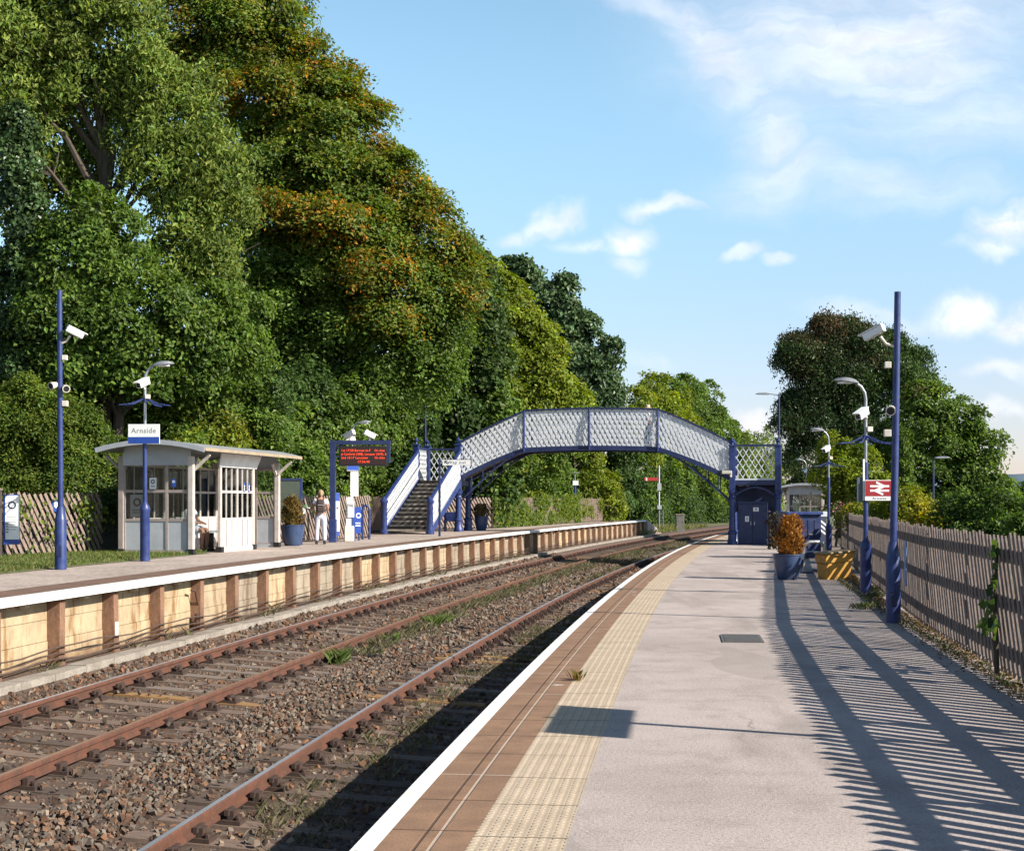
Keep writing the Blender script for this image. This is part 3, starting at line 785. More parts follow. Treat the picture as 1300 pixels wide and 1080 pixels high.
MB().box((0,0,.22),(.13,.03,.44)).build('panel', mk('dark_grey_sign_back', (.05,.07,.09), (.07,.09,.11), .5, 4), gs, bev=.004)
for px, base, top, lab in ((1052,705.5,545,'blue lamp post behind the striped panel, second of the near platform row'),):
    b = at(px, base, 0); H = EYE + (HZ - top) * b.y / F
    lamp_post(lab, b, R(8), H, -1, sleeve_h=.93)
bC = Vector((15.75,78,0))
lamp_post('farthest grey lamp post of the near platform, in front of the pale hut', bC, R(8), EYE + 54*78/F, -1, sleeve=False, spikes=False, mat=GREYM, box=False)
# post just out of the frame whose shadow crosses the paving
pO = Vector((4.58,9.47,0))
lO = thing('name_board_post', 'blue post outside the right edge of the picture, carrying a long name board', 'post', pO, 0)
MB().tube([(0,0,0),(0,0,2.85)], .045, 12).build('shaft', BLUE, lO, True); MB().lathe([(.09,0),(.09,.8),(.05,.9)], n=14).build('sleeve', BLUE, lO, True)
nbo = thing('station_name_board', 'long white and blue Arnside name board outside the right edge of the picture', 'sign', pO + Vector((-.06,0,2.40)), R(-90) + heading(9.5))
MB().box((0,0,.2),(1.43,.03,.40)).build('panel', SIGNW, nbo, bev=.004); MB().box((0,-.017,.07),(1.42,.006,.135)).build('blue_band', SIGNB, nbo)
text('Arnside', .2, INKG, nbo, face((0,-.0165,.265)))
pB = Vector(((447-CX)/F*45.6, 45.6, ZL))
lT = lamp_post('lamp post behind the orange departure display, far platform', pB, R(4), 3.72, 1, sleeve_h=.3)
s2 = thing('station_name_board', 'small white and blue name board seen nearly edge on under the departure display', 'sign', pB + Vector((.02,-.07,2.2)), R(60))
MB().box((0,0,.16),(.6,.03,.34)).build('panel', SIGNW, s2, bev=.004); MB().box((0,-.017,.09),(.595,.006,.17)).build('blue_band', SIGNB, s2)
s3 = thing('timetable_board', 'tall white timetable board on the lamp post behind the departure display', 'notice board', pB + Vector((.08,-.09,1.40)), R(10))
MB().box((0,0,.38),(.25,.03,.76)).build('panel', SIGNW, s3, bev=.004); MB().box((0,-.016,.73),(.22,.004,.03)).box((0,-.016,.5),(.19,.004,.16)).build('small_print', mk('pale_print', (.6,.62,.64), None, .5), s3)
# tall thin lamps behind the bridge
def thin_lamp(px, py, Y, lab, arm, zb, L=.5):
    top = EYE + (HZ - py) * Y / F; x = (px - CX) / F * Y
    t = thing('lamp_post', lab, 'lamp post', (x, Y, zb), 0, 'thin lamp posts')
    H = top - zb
    MB().tube([(0,0,0),(0,0,H*.5),(0,0,H)], [.06,.05,.035], 10).build('shaft', BLUED, t, True)
    MB().tube([(0,0,H-.05),(arm*.15,0,H-.03),(arm*L,0,H)], .022, 8).build('arm', GREYM, t, True)
    MB().prism([(0,0),(.2,.06),(.55,.05),(.7,.0),(.5,-.03),(.1,-.035)], (arm,0,0),(0,0,1),(arm*(L-.03),-.11,H+.0),(0,.22,0)).build('lantern', GREYM, t, bev=.015)
    return t
thin_lamp(989, 500, 64, 'thin tall lamp post rising behind the right tower of the footbridge', -1, 0, .38)
thin_lamp(540, 502, 63.5, 'thin dark lamp post rising among the trees behind the footbridge steps', 1, ZL, .1)
gl = thin_lamp(1185, 581, 62, 'grey lamp post standing among the green trees at the far right', 1, -1.0, .05)
tp = thing('lamp_post', 'short blue post with a white sign near the end of the far platform', 'lamp post', at(730,663,ZL))
MB().tube([(0,0,0),(0,0,2.5)], .07, 10).build('shaft', BLUE, tp, True); MB().box((.03,-.06,2.35),(.34,.05,.28)).build('sign_panel', SIGNW, tp, bev=.004)
MB().tube([(0,0,2.5),(0,0,3.0)], .03, 8).build('arm', GREYM, tp, True); MB().box((0,-.02,2.95),(.5,.14,.05)).build('lantern', GREYM, tp, bev=.01)
tp = thing('sign_post', 'thin post with a small pinkish sign by the last fence panel', 'sign', at(773.5,661.5,ZL))
MB().tube([(0,0,0),(0,0,1.75)], .035, 8).build('shaft', BLUED, tp, True); MB().box((0,-.05,1.62),(.32,.03,.34)).build('panel', mk('pinkish_sign', (.42,.24,.24), (.3,.2,.2), .5, 12), tp, bev=.004)
# semaphore signal
tp = thing('signal', 'railway signal post with a red semaphore arm among the far trees', 'signal', (11.3,112,-1.0))
MB().tube([(0,0,0),(0,0,5.5)], .065, 10).build('mast', GREYW, tp, True)
MB().box((-.62,-.12,4.45),(1.05,.04,.24)).build('arm', mk('signal_red', (.42,.03,.035), None, .5), tp); MB().box((-.98,-.145,4.45),(.12,.012,.245)).build('white_band', WHITE, tp)
MB().box((0,-.15,3.85),(.3,.3,.55)).build('lamp_housing', GREYP, tp); MB().box((0,-.2,2.3),(.34,.4,.3)).build('control_box', GREYP, tp)
MB().box((0,-.2,.9),(.06,.05,2.4)).box((.3,-.2,.9),(.06,.05,2.4)).build('ladder', GREYM, tp)
tp = thing('relay_cabinet', 'grey concrete cabinet standing beside the far tracks under the trees', 'cabinet', (12.9,112,-1.0))
MB().box((0,0,.85),(.62,.5,1.7)).build('housing', mk('dark_weathered_concrete', (.17,.16,.145), (.1,.1,.085), .9, 3), tp, bev=.03); MB().box((0,0,1.73),(.7,.58,.08)).build('cap', CONC, tp, bev=.02)

# ================================================================== DEPARTURE DISPLAY
pD = at(422.5,688,ZL)
dg_ = thing('display_gantry', 'blue steel gantry on the far platform carrying the departure display', 'gantry', pD, R(-1))
MB().box((0,0,1.5),(.17,.17,3.0)).build('post', BLUED, dg_, bev=.008); MB().box((0,0,.35),(.23,.23,.7)).build('sleeve', BLUE, dg_, bev=.01)
MB().box((.84,0,3.02),(1.85,.15,.13)).build('beam', BLUED, dg_, bev=.008); MB().box((1.70,0,2.68),(.09,.15,.56)).build('end_post', BLUED, dg_, bev=.006)
MB().tube([(.09,-.02,2.75),(.14,-.02,2.9),(.3,-.02,2.96)], .03, 8).build('brace', BLUED, dg_, True)
dd = thing('departure_display', 'black departure display with rows of orange lettering under a blue gantry', 'display', pD + Vector((.93,-.02,2.32)), R(-1))
MB().box((0,0,.29),(1.46,.2,.60)).build('housing', BLACK, dd, bev=.01); MB().box((0,-.104,.29),(1.38,.006,.52)).build('screen', mk('display_glass', (.03,.012,.01), None, .3), dd)
for z, a, b in ((.455,'1st 17:58 Barrow-in-F','On time'),(.345,'at Carnforth (1808), Lancaster (1819), &',''),(.235,'2nd 18:17 Lancaster','On time')):
    text(a, .098, LED, dd, face((-.66,-.109,z)), 'led_text', 'LEFT', sx=.92 if b else .76)
    if b: text(b, .098, LED, dd, face((.66,-.109,z)), 'led_text', 'RIGHT', sx=.85)
text('17:56:40', .098, LED, dd, face((.02,-.109,.115)), 'led_text')
for sx, yaw in ((.52,R(60)),(1.12,R(-62))):
    MB().tube([(sx,0,3.08),(sx,-.02,3.2)], .03, 8).build('camera_mount', SHELL, dg_, True)
    camera_body(MB(), (sx - (.0),-.05,3.26), yaw, R(-24), .36, .13).build('camera', [SIGNW, BLACK], dg_, bev=.008)
hp_ = thing('help_point', 'white help point with a rounded head on a square pedestal', 'help point', at(443,687,ZL), R(12))
MB().box((0,0,.24),(.30,.28,.48)).build('pedestal', SHELL, hp_, bev=.02); MB().box((-.02,0,.72),(.17,.16,.6)).build('column', WHITE, hp_, bev=.02)
MB().tube([(-.09,0,1.2),(.12,0,1.2)], [.16,.2], 14).box((.05,0,1.0),(.2,.26,.5)).build('head', SIGNW, hp_, True)
bp = thing('information_sign', 'blue information panel with a white ring and bars behind the help point', 'sign', (-4.95,46.2,ZL+.22), R(18))
MB().box((0,0,.42),(.34,.04,.84)).build('panel', SIGNB, bp, bev=.004); disc_ring((.08,-.022,.57), .05, .085).build('ring_mark', SIGNW, bp)
MB().box((.06,-.024,.33),(.16,.006,.035)).box((.06,-.024,.25),(.16,.006,.035)).build('bars', SIGNW, bp); MB().box((-.1,.03,.05),(.05,.04,1.0)).box((.1,.03,.05),(.05,.04,1.0)).build('leg', BLUED, bp)
wp = thing('poster_panel', 'narrow white poster panel with a blue head beside the gantry post', 'notice board', Vector(((428-CX)/F*44.6,44.6,ZL+.18)), R(30))
MB().box((0,0,.66),(.16,.04,1.32)).build('panel', SIGNB, wp, bev=.004); MB().box((.01,-.022,.60),(.13,.006,.92)).build('poster', SIGNW, wp); MB().box((0,.03,.2),(.05,.04,.76)).build('leg', BLUED, wp)
MB().box((0,-.027,.85),(.07,.004,.05)).box((0,-.027,.6),(.08,.004,.02)).build('small_print', INK, wp)
hr = thing('hoop_rail', 'blue tubular hoop barrier in front of the slat fence beside the steps', 'barrier', (-4.78,47.6,ZL), R(8))
MB().tube([(-.1,0,0),(-.1,0,.95),(-.08,0,1.05),(0,0,1.12),(.1,0,1.05),(.12,0,.95),(.12,0,0)], .04, 10).build('hoop', BLUE, hr, True); MB().box((-.1,0,1.12),(.07,.07,.06)).build('cap', BLUED, hr)
# green notice case behind the planter
gb = thing('notice_case', 'dark green backed notice case on blue posts right of the shelter', 'notice board', Vector(((368-CX)/F*41.5,41.5,ZL)), R(8))
for sx in (-.32,.32): MB().box((sx,0,.95),(.07,.07,1.9)).build('post', BLUE, gb, bev=.006)
MB().box((0,0,1.25),(.6,.06,1.15)).build('panel', mk('dark_green_board', (.05,.065,.05), (.065,.08,.06), .6, 3), gb, bev=.005); MB().box((0,-.0,1.86),(.62,.1,.06)).build('head_rail', BLUED, gb)
gd = thing('life_ring', 'small white disc with a green top hung on the fence beside the notice case', 'sign', Vector(((383.5-CX)/F*43.0,43.0,ZL+.95)), R(8))
MB().lathe([(.10,-.015),(.10,.015)], n=16).build('disc', SIGNW, gd); [setattr(o, 'rotation_euler', (R(90),0,0)) for o in kids(gd)]; gd['label'] = 'small white disc sign with a green bracket beside the notice case'; gd.name = 'disc_sign'
MB().box((.03,0,.15),(.2,.03,.08)).build('bracket', mk('green_plastic', (.03,.25,.12), None, .5), gd)
# way out sign
wo = thing('way_out_sign', 'white Way out sign with an arrow on a dark post before the steps', 'sign', at(558,680.5,ZL), R(-6))
MB().box((0,0,1.37),(.075,.075,2.74)).build('post', BLUED, wo, bev=.006); MB().box((.62,0,2.62),(1.02,.05,.2)).build('panel', SIGNW, wo, bev=.004)
MB().box((.62,-.001,2.73),(1.02,.055,.02)).box((1.14,-.001,2.62),(.02,.055,.24)).build('frame', BLACK, wo)
text('Way out', .15, INK, wo, face((.62,-.0255,2.62)), sx=1.15)
MB().bar((.31,-.028,2.57),(.2,-.028,2.67),.006,.03).bar((.195,-.0285,2.675),(.275,-.0285,2.675),.006,.028).bar((.2,-.029,2.68),(.2,-.029,2.60),.028,.006,up=(0,1,0)).build('arrow', INK, wo)

# ================================================================== PLANTERS, BIN, BENCHES
def pot(label, loc, r, h, seed):
    t = thing('planter', label, 'planter', loc, random.uniform(0,3), 'blue glazed planters')
    MB().lathe([(r*.62,0),(r*.70,.05*h),(r*.90,.45*h),(r*.985,.85*h),(r,.93*h),(r*1.04,.95*h),(r*1.04,h),(r*.94,h),(r*.92,.9*h)], n=28).build('pot', POTB, t, True)
    MB().lathe([(r*.9,.86*h),(r*.4,.9*h)], n=20).build('soil', SOIL, t, True)
    return t
PL1 = at(1000,735.5,0); pot('dark blue pot on the near platform holding a coppery conifer', PL1, .315, .56, 1)
PL2 = Vector(((371.5-CX)/F*40.8, 40.8, ZL)); pot('light blue pot beside the shelter on the far platform', PL2, .33, .58, 2)
PL3 = Vector(((611-CX)/F*62.5, 62.5, ZL)); pot('dark blue pot behind the footbridge column', PL3, .30, .62, 3)
gb_ = thing('grit_bin', 'yellow plastic grit bin with a grubby tilted lid against the fence', 'grit bin', at(1060,735,0) + Vector((.02,.15,-.02)), R(14))
mb = MB()
lo = [(-.30,-.22,0),(.27,-.22,.0),(.27,.2,0),(-.30,.2,0)]; mid = [(-.32,-.25,.36),(.30,-.26,.42),(.30,.24,.42),(-.32,.23,.36)]
mb.hexa(lo + mid); mb.build('body', YELB, gb_, bev=.02)
MB().hexa([(-.34,-.275,.365),(.32,-.285,.425),(.32,.25,.425),(-.34,.24,.365),(-.355,-.28,.56),(.36,-.29,.62),(.36,.26,.62),(-.355,.25,.56)]).build('hopper', YELB, gb_, bev=.02)
MB().hexa([(-.39,-.32,.565),(.41,-.33,.63),(.41,.29,.63),(-.39,.28,.565),(-.38,-.31,.605),(.40,-.32,.67),(.40,.28,.67),(-.38,.27,.605)]).build('lid', BINLID, gb_, bev=.02)
MB().box((-.03,-.345,.585),(.14,.03,.03)).build('handle', BLACK, gb_)
be = thing('platform_perch', 'steel tubular perch rail on blue legs behind the near planter', 'bench', Vector((7.22,35.0,0)), R(6))
MB().tube([(-.25,-.05,.02),(-.24,-.05,.60),(-.19,-.05,.70),(-.1,-.05,.74),(.18,0,.74),(.26,0,.70),(.30,0,.6),(.31,0,.02)], .05, 12).build('hoop', STEEL, be, True)
MB().bar((-.25,.05,.02),(-.25,.9,.02),.06,.05).bar((.31,.0,.02),(.31,.9,.02),.06,.05).bar((-.25,.5,.02),(-.25,.5,.45),.05,.05).bar((.31,.5,.02),(.31,.5,.45),.05,.05).build('leg', BLUED, be)
MB().box((.03,.5,.47),(.7,.9,.05)).build('seat', BLUED, be, bev=.01); MB().bar((-.25,-.05,.35),(-.38,-.3,.02),.035,.035).bar((-.38,-.3,.02),(-.1,-.35,.02),.035,.035).build('strut', BLUED, be)
bx = thing('storage_box', 'dark blue panelled timber store on the near platform behind the planter', 'store', Vector((8.78,44.5,0)), R(7))
MB().box((0,0,.66),(1.06,.9,1.32)).build('body', BLUED, bx, bev=.01)
mb = MB()
for k in range(5): mb.box((-.4 + .2*k,-.458,.6),(.175,.016,1.12))
mb.build('panelling', BLUED, bx, bev=.004); MB().box((0,-.05,1.36),(1.13,1.0,.09)).build('lid', BLUE, bx, bev=.012); MB().box((.2,-.48,.72),(.14,.03,.05)).build('handle', STEEL, bx)
sp_ = thing('hazard_panel', 'dark panel with white diagonal stripes at the fence end', 'warning panel', Vector((9.96,47.0,0)), R(6))
MB().box((0,0,.86),(.36,.05,1.0)).build('panel', mk('dark_panel', (.03,.04,.075), None, .6), sp_, bev=.004); MB().box((0,-.01,1.31),(.4,.06,.16)).build('head_board', mk('grey_white_board', (.5,.52,.55), None, .6), sp_, bev=.004)
mb = MB()
for k in range(5):
    z0 = 1.25 - .15*k
    lo = max(z0 - .26, .62)
    mb.prism([(-.165,z0),(-.165,z0-.075),(.165,z0-.335),(.165,z0-.26)], (1,0,0),(0,0,1),(0,-.026,0),(0,-.006,0)) if z0 - .335 > .55 else None
mb.build('stripes', SIGNW, sp_); MB().box((-.15,.03,.3),(.06,.06,.6)).box((.15,.03,.3),(.06,.06,.6)).build('leg', BLUED, sp_)
gp = thing('fence_post', 'broad red brown timber post with flowers on top at the fence end', 'post', Vector((10.85,47.3,0)), R(6))
MB().box((0,0,.66),(.30,.24,1.32)).build('shaft', mk('red_brown_timber', (.17,.10,.085), (.10,.06,.055), .85, 4, .4, 14, stretch=(7,7,.8)), gp, bev=.01); MB().box((0,0,1.35),(.42,.34,.06)).build('trough', TIMBD, gp)
fb_ = thing('bench', 'blue backed bench under the footbridge on the far platform', 'bench', Vector(((574-CX)/F*60.5,60.5,ZL)), R(-8))
MB().box((0,.2,.62),(.75,.04,.36)).build('backrest', BLUE, fb_, bev=.01); MB().box((0,0,.43),(.75,.4,.04)).build('seat', BLUED, fb_, bev=.01)
for sx in (-.3,.3): MB().box((sx,.05,.21),(.05,.36,.42)).build('leg', BLUED, fb_)
# trellis beside the cupboard
tl_ = thing('trellis', 'dark climber covered trellis beside the blue cupboard doors', 'trellis', Vector((9.65,52.2,0)), R(-50))
MB().box((-.55,0,.62),(.08,.08,1.24)).box((.55,0,.62),(.08,.08,1.24)).build('post', TIMBD, tl_); mb = MB()
for k in range(-4, 8):
    a = -.5 + k*.16
    for sgn in (1,-1):
        xs = [(a, .1),(a + sgn*1.0*.7, 1.15)] if sgn > 0 else [(a+.3, .1),(a+.3-.7, 1.15)]
        (x0,z0),(x1,z1) = xs; t0 = 0; t1 = 1
        for lim in (-.53,.53):
            pass
        d = x1 - x0
        ta, tb_ = sorted(((-.53 - x0)/d, (.53 - x0)/d)); ta = max(0,ta); tb_ = min(1,tb_)
        if tb_ - ta > .1: mb.bar((x0+d*ta,sgn*.012,z0+(z1-z0)*ta),(x0+d*tb_,sgn*.012,z0+(z1-z0)*tb_),.035,.012,up=(0,1,0))
mb.build('lattice', TIMBD, tl_)

# ================================================================== SHELTERS
def shelter(label, loc, rz):
    """local frame: x to the open front, y along the platform, origin at the near front corner post"""
    t = thing('waiting_shelter', label, 'shelter', loc, rz, 'platform waiting shelters')
    D, L, H = 1.72, 5.9, 2.25
    posts = [(0,0),(-D,0),(0,L),(-D,L),(0,1.75),(0,4.02)]
    for k, (x, y) in enumerate(posts):
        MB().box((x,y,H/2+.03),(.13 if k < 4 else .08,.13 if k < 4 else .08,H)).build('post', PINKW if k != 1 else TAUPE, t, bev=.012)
        MB().box((x,y,.06),(.16,.16,.14)).build('post_foot', BLACK, t)
    # segmental roof, grey felt with a weathered fascia
    mb = MB(); N = 10; x0, x1 = -D - .42, .52
    prof = [(x0 + (x1-x0)*i/N, H + .20 + .19*(1 - ((i/N - .5)/.5)**2)) for i in range(N+1)]
    up = prof + [(x, z - .06) for x, z in reversed(prof)]
    mb.prism(up, (1,0,0),(0,0,1),(0,-.48,0),(0,L+.96,0)); mb.build('roof', ROOFM, t)
    MB().box((x1+.012,L/2,H+.17),(.025,L+.96,.07)).build('fascia', ROOFW, t)
    gz = [(x, z - .075) for x, z in prof]
    for y in (-.03, L+.03):   # gable boards under the curve
        MB().prism([(-D-.02,H-.18)] + [(.02,H-.18)] + [(x,z) for x, z in reversed(gz) if -D-.02 <= x <= .02], (1,0,0),(0,0,1),(0,y,0),(0,.03 if y > 0 else -.03,0)).build('gable_board', GREYP, t)
        bw = MB(); 
        for (xa,za),(xb,zb) in zip(prof, prof[1:]):
            bw.bar((xa,y + (-.46 if y<1 else .46),za-.045),(xb,y + (-.46 if y<1 else .46),zb-.045),.03,.11)
        bw.build('barge_board', GREYP, t)
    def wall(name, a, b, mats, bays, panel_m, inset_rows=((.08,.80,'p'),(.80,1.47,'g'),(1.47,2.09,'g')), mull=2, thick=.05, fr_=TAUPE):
        a = Vector((*a,0)); b = Vector((*b,0)); d = (b-a); Lw = d.length; d /= Lw; n = Vector((-d.y,d.x,0)); rot = Matrix.Rotation(math.atan2(d.y,d.x),3,'Z')
        w = MB().build(name + '_panel', GREYP, t) if False else None
        fm = MB(); pm_ = MB(); gm = MB()
        for z in sorted({r[0] for r in inset_rows} | {r[1] for r in inset_rows}):
            fm.box(a + d*(Lw/2) + Vector((0,0,z)), (Lw,thick,.06), rot=rot)
        for i in range(bays+1):
            zz0, zz1 = inset_rows[0][0], inset_rows[-1][1]
            fm.box(a + d*(Lw*i/bays) + Vector((0,0,(zz0+zz1)/2)), (.06,thick+.006,zz1-zz0+.06), rot=rot)
        for i in range(bays):
            c0, c1 = Lw*i/bays, Lw*(i+1)/bays
            for z0, z1, k in inset_rows:
                c = a + d*((c0+c1)/2) + Vector((0,0,(z0+z1)/2))
                if k == 'p': pm_.box(c, (c1-c0-.06,.02,z1-z0-.06), rot=rot)
                else: gm.box(c, (c1-c0-.06,.006,z1-z0-.06), rot=rot)
                for q in range(1, mull+1):
                    (fm if k=='g' else pm_).box(a + d*(c0+(c1-c0)*q/(mull+1)) + Vector((0,0,(z0+z1)/2)), (.022 if k=='g' else .035,thick*.8,z1-z0-.06), 0 if k=='g' else 1, rot=rot)  # lower panel battens darkened to taupe: shadow lines put into their colour
        fo = fm.build(name + '_frame', fr_, t); pm_.build('lower_panel', [panel_m, TAUPE], t); gm.build('window_pane', GLASS, fo)
        MB().box(a + d*(Lw/2) + Vector((0,0,.03)), (Lw,.07,.10), rot=rot).build('plinth', PINKW if fr_ is PINKW else GREYP, t)
        return fo
    wall('end_wall', (-D+.07,0), (-.07,0), None, 3, GREYP, mull=0)
    wall('end_wall', (-.07,L), (-D+.07,L), None, 3, GREYP, mull=0)
    wall('back_wall', (-D,.07), (-D,L-.07), None, 5, GREYW, mull=1, fr_=PINKW)
    wall('front_screen', (0,1.79), (0,3.98), None, 2, GREYW, mull=2, fr_=PINKW)
    MB().hexa([(.06,1.6,2.07),(.06,4.15,2.07),(.03,4.15,2.07),(.03,1.6,2.07),(.16,1.5,2.40),(.16,4.25,2.40),(.13,4.25,2.40),(.13,1.5,2.40)]).build('fascia_board', WHITE, t)
    for y, s in ((.07,1),(L-.07,1),(.07,-1),(L-.07,-1)):
        x = 0 if s > 0 else -D
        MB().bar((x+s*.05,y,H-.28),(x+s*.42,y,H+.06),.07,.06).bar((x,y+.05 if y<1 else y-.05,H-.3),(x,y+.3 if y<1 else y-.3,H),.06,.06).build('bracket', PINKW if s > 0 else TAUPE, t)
    MB().box((-1.16,L/2,.45),(.46,L-.5,.05)).build('bench_seat', GREYP, t, bev=.008)
    for y in (.5,2.2,3.8,5.4): MB().box((-1.16,y,.21),(.36,.05,.42)).build('bench_leg', BLACK, t)
    return t
SH = at(243,704,ZL); SHR = -math.atan2(1.05,5.8)
sh1 = shelter('grey timber waiting shelter with glazed panels on the far platform', SH, SHR)
M4 = Matrix.Translation(SH) @ Matrix.Rotation(SHR,4,'Z')
def on_shelter(x, y, z): return M4 @ Vector((x,y,z))
for x, y, z, w_, h_, m_, lab in ((-.93,-.035,1.52,.17,.26,SIGNW,'white notice with a ring mark on the shelter gable window'),(-.42,-.035,1.57,.10,.18,SIGNB,'small blue sticker with a white ring on the shelter gable window'),(-1.35,.03,.87,.34,.52,SIGNW,'larger pale notice with a ring behind the lower shelter gable glass')):
    s = thing('window_notice', lab, 'notice', on_shelter(x,y,z), SHR)
    MB().box((0,0,h_/2),(w_,.008,h_)).build('sheet', m_, s)
    disc_ring((0,-.006,h_*.66), w_*.16, w_*.30, 14, .003).build('ring_mark', INK if m_ is SIGNW else SIGNW, s)
    if m_ is SIGNW: MB().box((0,-.006,h_*.3),(w_*.7,.003,h_*.05)).box((0,-.006,h_*.2),(w_*.6,.003,h_*.05)).build('small_print', INKG, s)
for y in (3.32,3.66):
    s = thing('window_notice', 'blue and white sticker on the shelter front glass, ' + ('nearer the open end' if y < 3.5 else 'nearer the far post'), 'notice', on_shelter(.032,y,1.47), SHR + R(90))
    MB().box((0,0,.12),(.09,.006,.24)).build('sheet', SIGNB, s); MB().box((0,-.005,.07),(.05,.004,.07)).box((0,-.005,.15),(.05,.004,.05)).build('symbol', SIGNW, s)
sh2 = copy_tree(sh1, fr(74.5,-3.55,0), heading(74.5) + math.pi, 'pale waiting shelter at the far end of the near platform behind the blue store')
sh2.location = fr(80.4,-3.6,0)
# ================================================================== FOOTBRIDGE
BR = Vector((-2.22,60.33,0)); BRZ = math.atan2(-.19,.982)
br = thing('footbridge', 'blue and white lattice iron footbridge arching over the tracks', 'footbridge', BR, BRZ)
SPAN, BW, LD = 11.22, 1.85, 1.80
XA, XB, XM = 2.77, 8.25, 5.47
LZ = 2.60                                   # landing level
def zb(x):                                  # lower edge of the lattice
    if x < XA: s = x / XA; return LZ + .12 + 1.19 * (1.28*s - .28*s*s)
    if x > XB: s = (SPAN - x) / (SPAN - XB); return LZ + .06 + 1.25 * (1.28*s - .28*s*s)
    return 3.91 + .07 * (1 - ((x - XM) / 2.74)**2)
def zt(x):
    if x < XA: s = x / XA; return LZ + 1.50 + 1.30 * (1.12*s - .12*s*s)
    if x > XB: s = (SPAN - x) / (SPAN - XB); return LZ + 1.40 + 1.40 * (1.2*s - .2*s*s)
    return 5.40 + .07 * (1 - ((x - XM) / 2.74)**2)
def lattice(mb, P, s0, s1, h, spacing, run, width, th=.009, seg=5):
    """two families of flat bars between the curves P(s,0) and P(s,1); thickness across N"""
    def clipbar(sa, sb, off):
        t0, t1 = 0., 1.; d = sb - sa
        if d > 0: t0 = max(0, (s0-sa)/d); t1 = min(1, (s1-sa)/d)
        else: t0 = max(0, (s1-sa)/d); t1 = min(1, (s0-sa)/d)
        if t1 - t0 < .03: return
        n = max(2, int(seg*(t1-t0)) + 1)
        pts = [P(sa + d*(t0+(t1-t0)*i/n), t0+(t1-t0)*i/n) for i in range(n+1)]
        Nn = P.normal
        for i, (p, q) in enumerate(zip(pts, pts[1:])):
            mb.bar(p + Nn*off, q + Nn*off, width, th, up=Nn)
    k = -int(run/spacing) - 2
    while s0 + k*spacing < s1 + run + spacing:
        a = s0 + k*spacing; clipbar(a, a + run, .006); clipbar(a + run, a, -.006); k += 1
class Side:
    def __init__(s, y): s.y = y; s.normal = Vector((0,1,0))
    def __call__(s, x, t): return Vector((x, s.y, zb(x) + (zt(x)-zb(x))*t))
for y in (0.0, BW):
    for a, b in ((.1,XA),(XA,XM),(XM,XB),(XB,SPAN-.1)):
        mb = MB(); lattice(mb, Side(y), a+.03, b-.03, 1.4,   .20, .78, .082, seg=6); mb.build('lattice_panel', LATT, br)
        # thin inner lattice behind, as the doubled mesh in the photo
        mb = MB(); lattice(mb, Side(y + (.10 if y == 0 else -.10)), a+.05, b-.05, 1.4, .22, .5, .03, seg=5); mb.build('inner_mesh', LATT, br)
    for nm, fz, w_, h_, m_ in (('handrail', lambda x: zt(x)+.03, .13,.07,BLUED), ('bottom_girder', lambda x: zb(x)-.07, .09,.16,BLUED), ('girder_flange', lambda x: zb(x)-.165, .2,.03,BLUED)):
        mb = MB(); xs = list(np.linspace(.05, XA, 9)) + list(np.linspace(XA, XB, 9))[1:] + list(np.linspace(XB, SPAN-.05, 9))[1:]
        for p, q in zip(xs, xs[1:]): mb.bar((p,y,fz(p)),(q+.01,y,fz(q)),w_,h_)
        mb.build(nm, m_, br)
    for x in (XA, XM, XB):
        o = -.12 if y == 0 else .12
        MB().tube([(x,y+o*.2,zt(x)+.05),(x,y+o*.9,(zt(x)+zb(x))/2+.2),(x,y+o,zb(x)+.1),(x,y+o*.5,zb(x)-.2)], .045, 8).build('stay', BLUE, br, True)
        MB().box((x,y+(.0),(zt(x)+zb(x))/2),(.07,.05,zt(x)-zb(x)+.1)).build('upright', BLUE, br)
    # arched ribs springing from the columns
    for sgn, x0 in ((1,0),(-1,SPAN)):
        pts = []
        for i in range(11):
            f = i/10; x = x0 + sgn*(.08 + 2.4*f); top = zb(x) - .19
            z = 1.7 + (top - 1.7) * math.sin(f*math.pi/2)**.75 if f < 1 else top
            pts.append((x, y, min(z, top)))
        mb = MB(); mc = MB()
        for p, q in zip(pts, pts[1:]): mb.bar(p, q, .12, .05)
        mb.build('arch_rib', BLUED, br)
        for p in pts[2:7:2]:
            if zb(p[0]) - .2 - p[2] > .12: MB().bar(p, (p[0],p[1],zb(p[0])-.15), .04,.04).build('spandrel_strut', BLUED, br)
mb = MB(); xs = np.linspace(.05, SPAN-.05, 30)
for p, q in zip(xs, xs[1:]): mb.bar((p,BW/2,zb(p)-.03),(q+.01,BW/2,zb(q)-.03),BW-.12,.05)
mb.build('deck', TREAD, br)
def column(x, y, z0, top, rise):
    c = MB().lathe([(.20,0),(.20,.12),(.17,.16),(.165,.42),(.19,.45),(.19,.50),(.135,.56),(.120,1.2),(.112,rise-.32),(.15,rise-.28),(.15,rise-.22),(.125,rise-.18),(.18,rise-.04),(.18,rise)], (x,y,z0), 14).build('column', BLUE, br, True)
    h = top - z0 - rise
    MB().box((x,y,z0+rise+h/2),(.24,.24,h)).build('newel', BLUE, br, bev=.012)
    f = MB().box((x,y,top+.025),(.30,.30,.05)).lathe([(.09,.05),(.05,.09),(.045,.13),(.09,.18),(.095,.22),(.05,.28),(.02,.31),(.0,.36)], (x,y,top), 12).build('finial', BLUE, br, True)
for x in (0, -LD):
    for y in (0, BW): column(x, y, ZL, LZ + 1.45, LZ - ZL - .45)
for x in (SPAN, SPAN + LD):
    for y in (0, BW): column(x, y, 0, LZ + 1.32, LZ - .45)
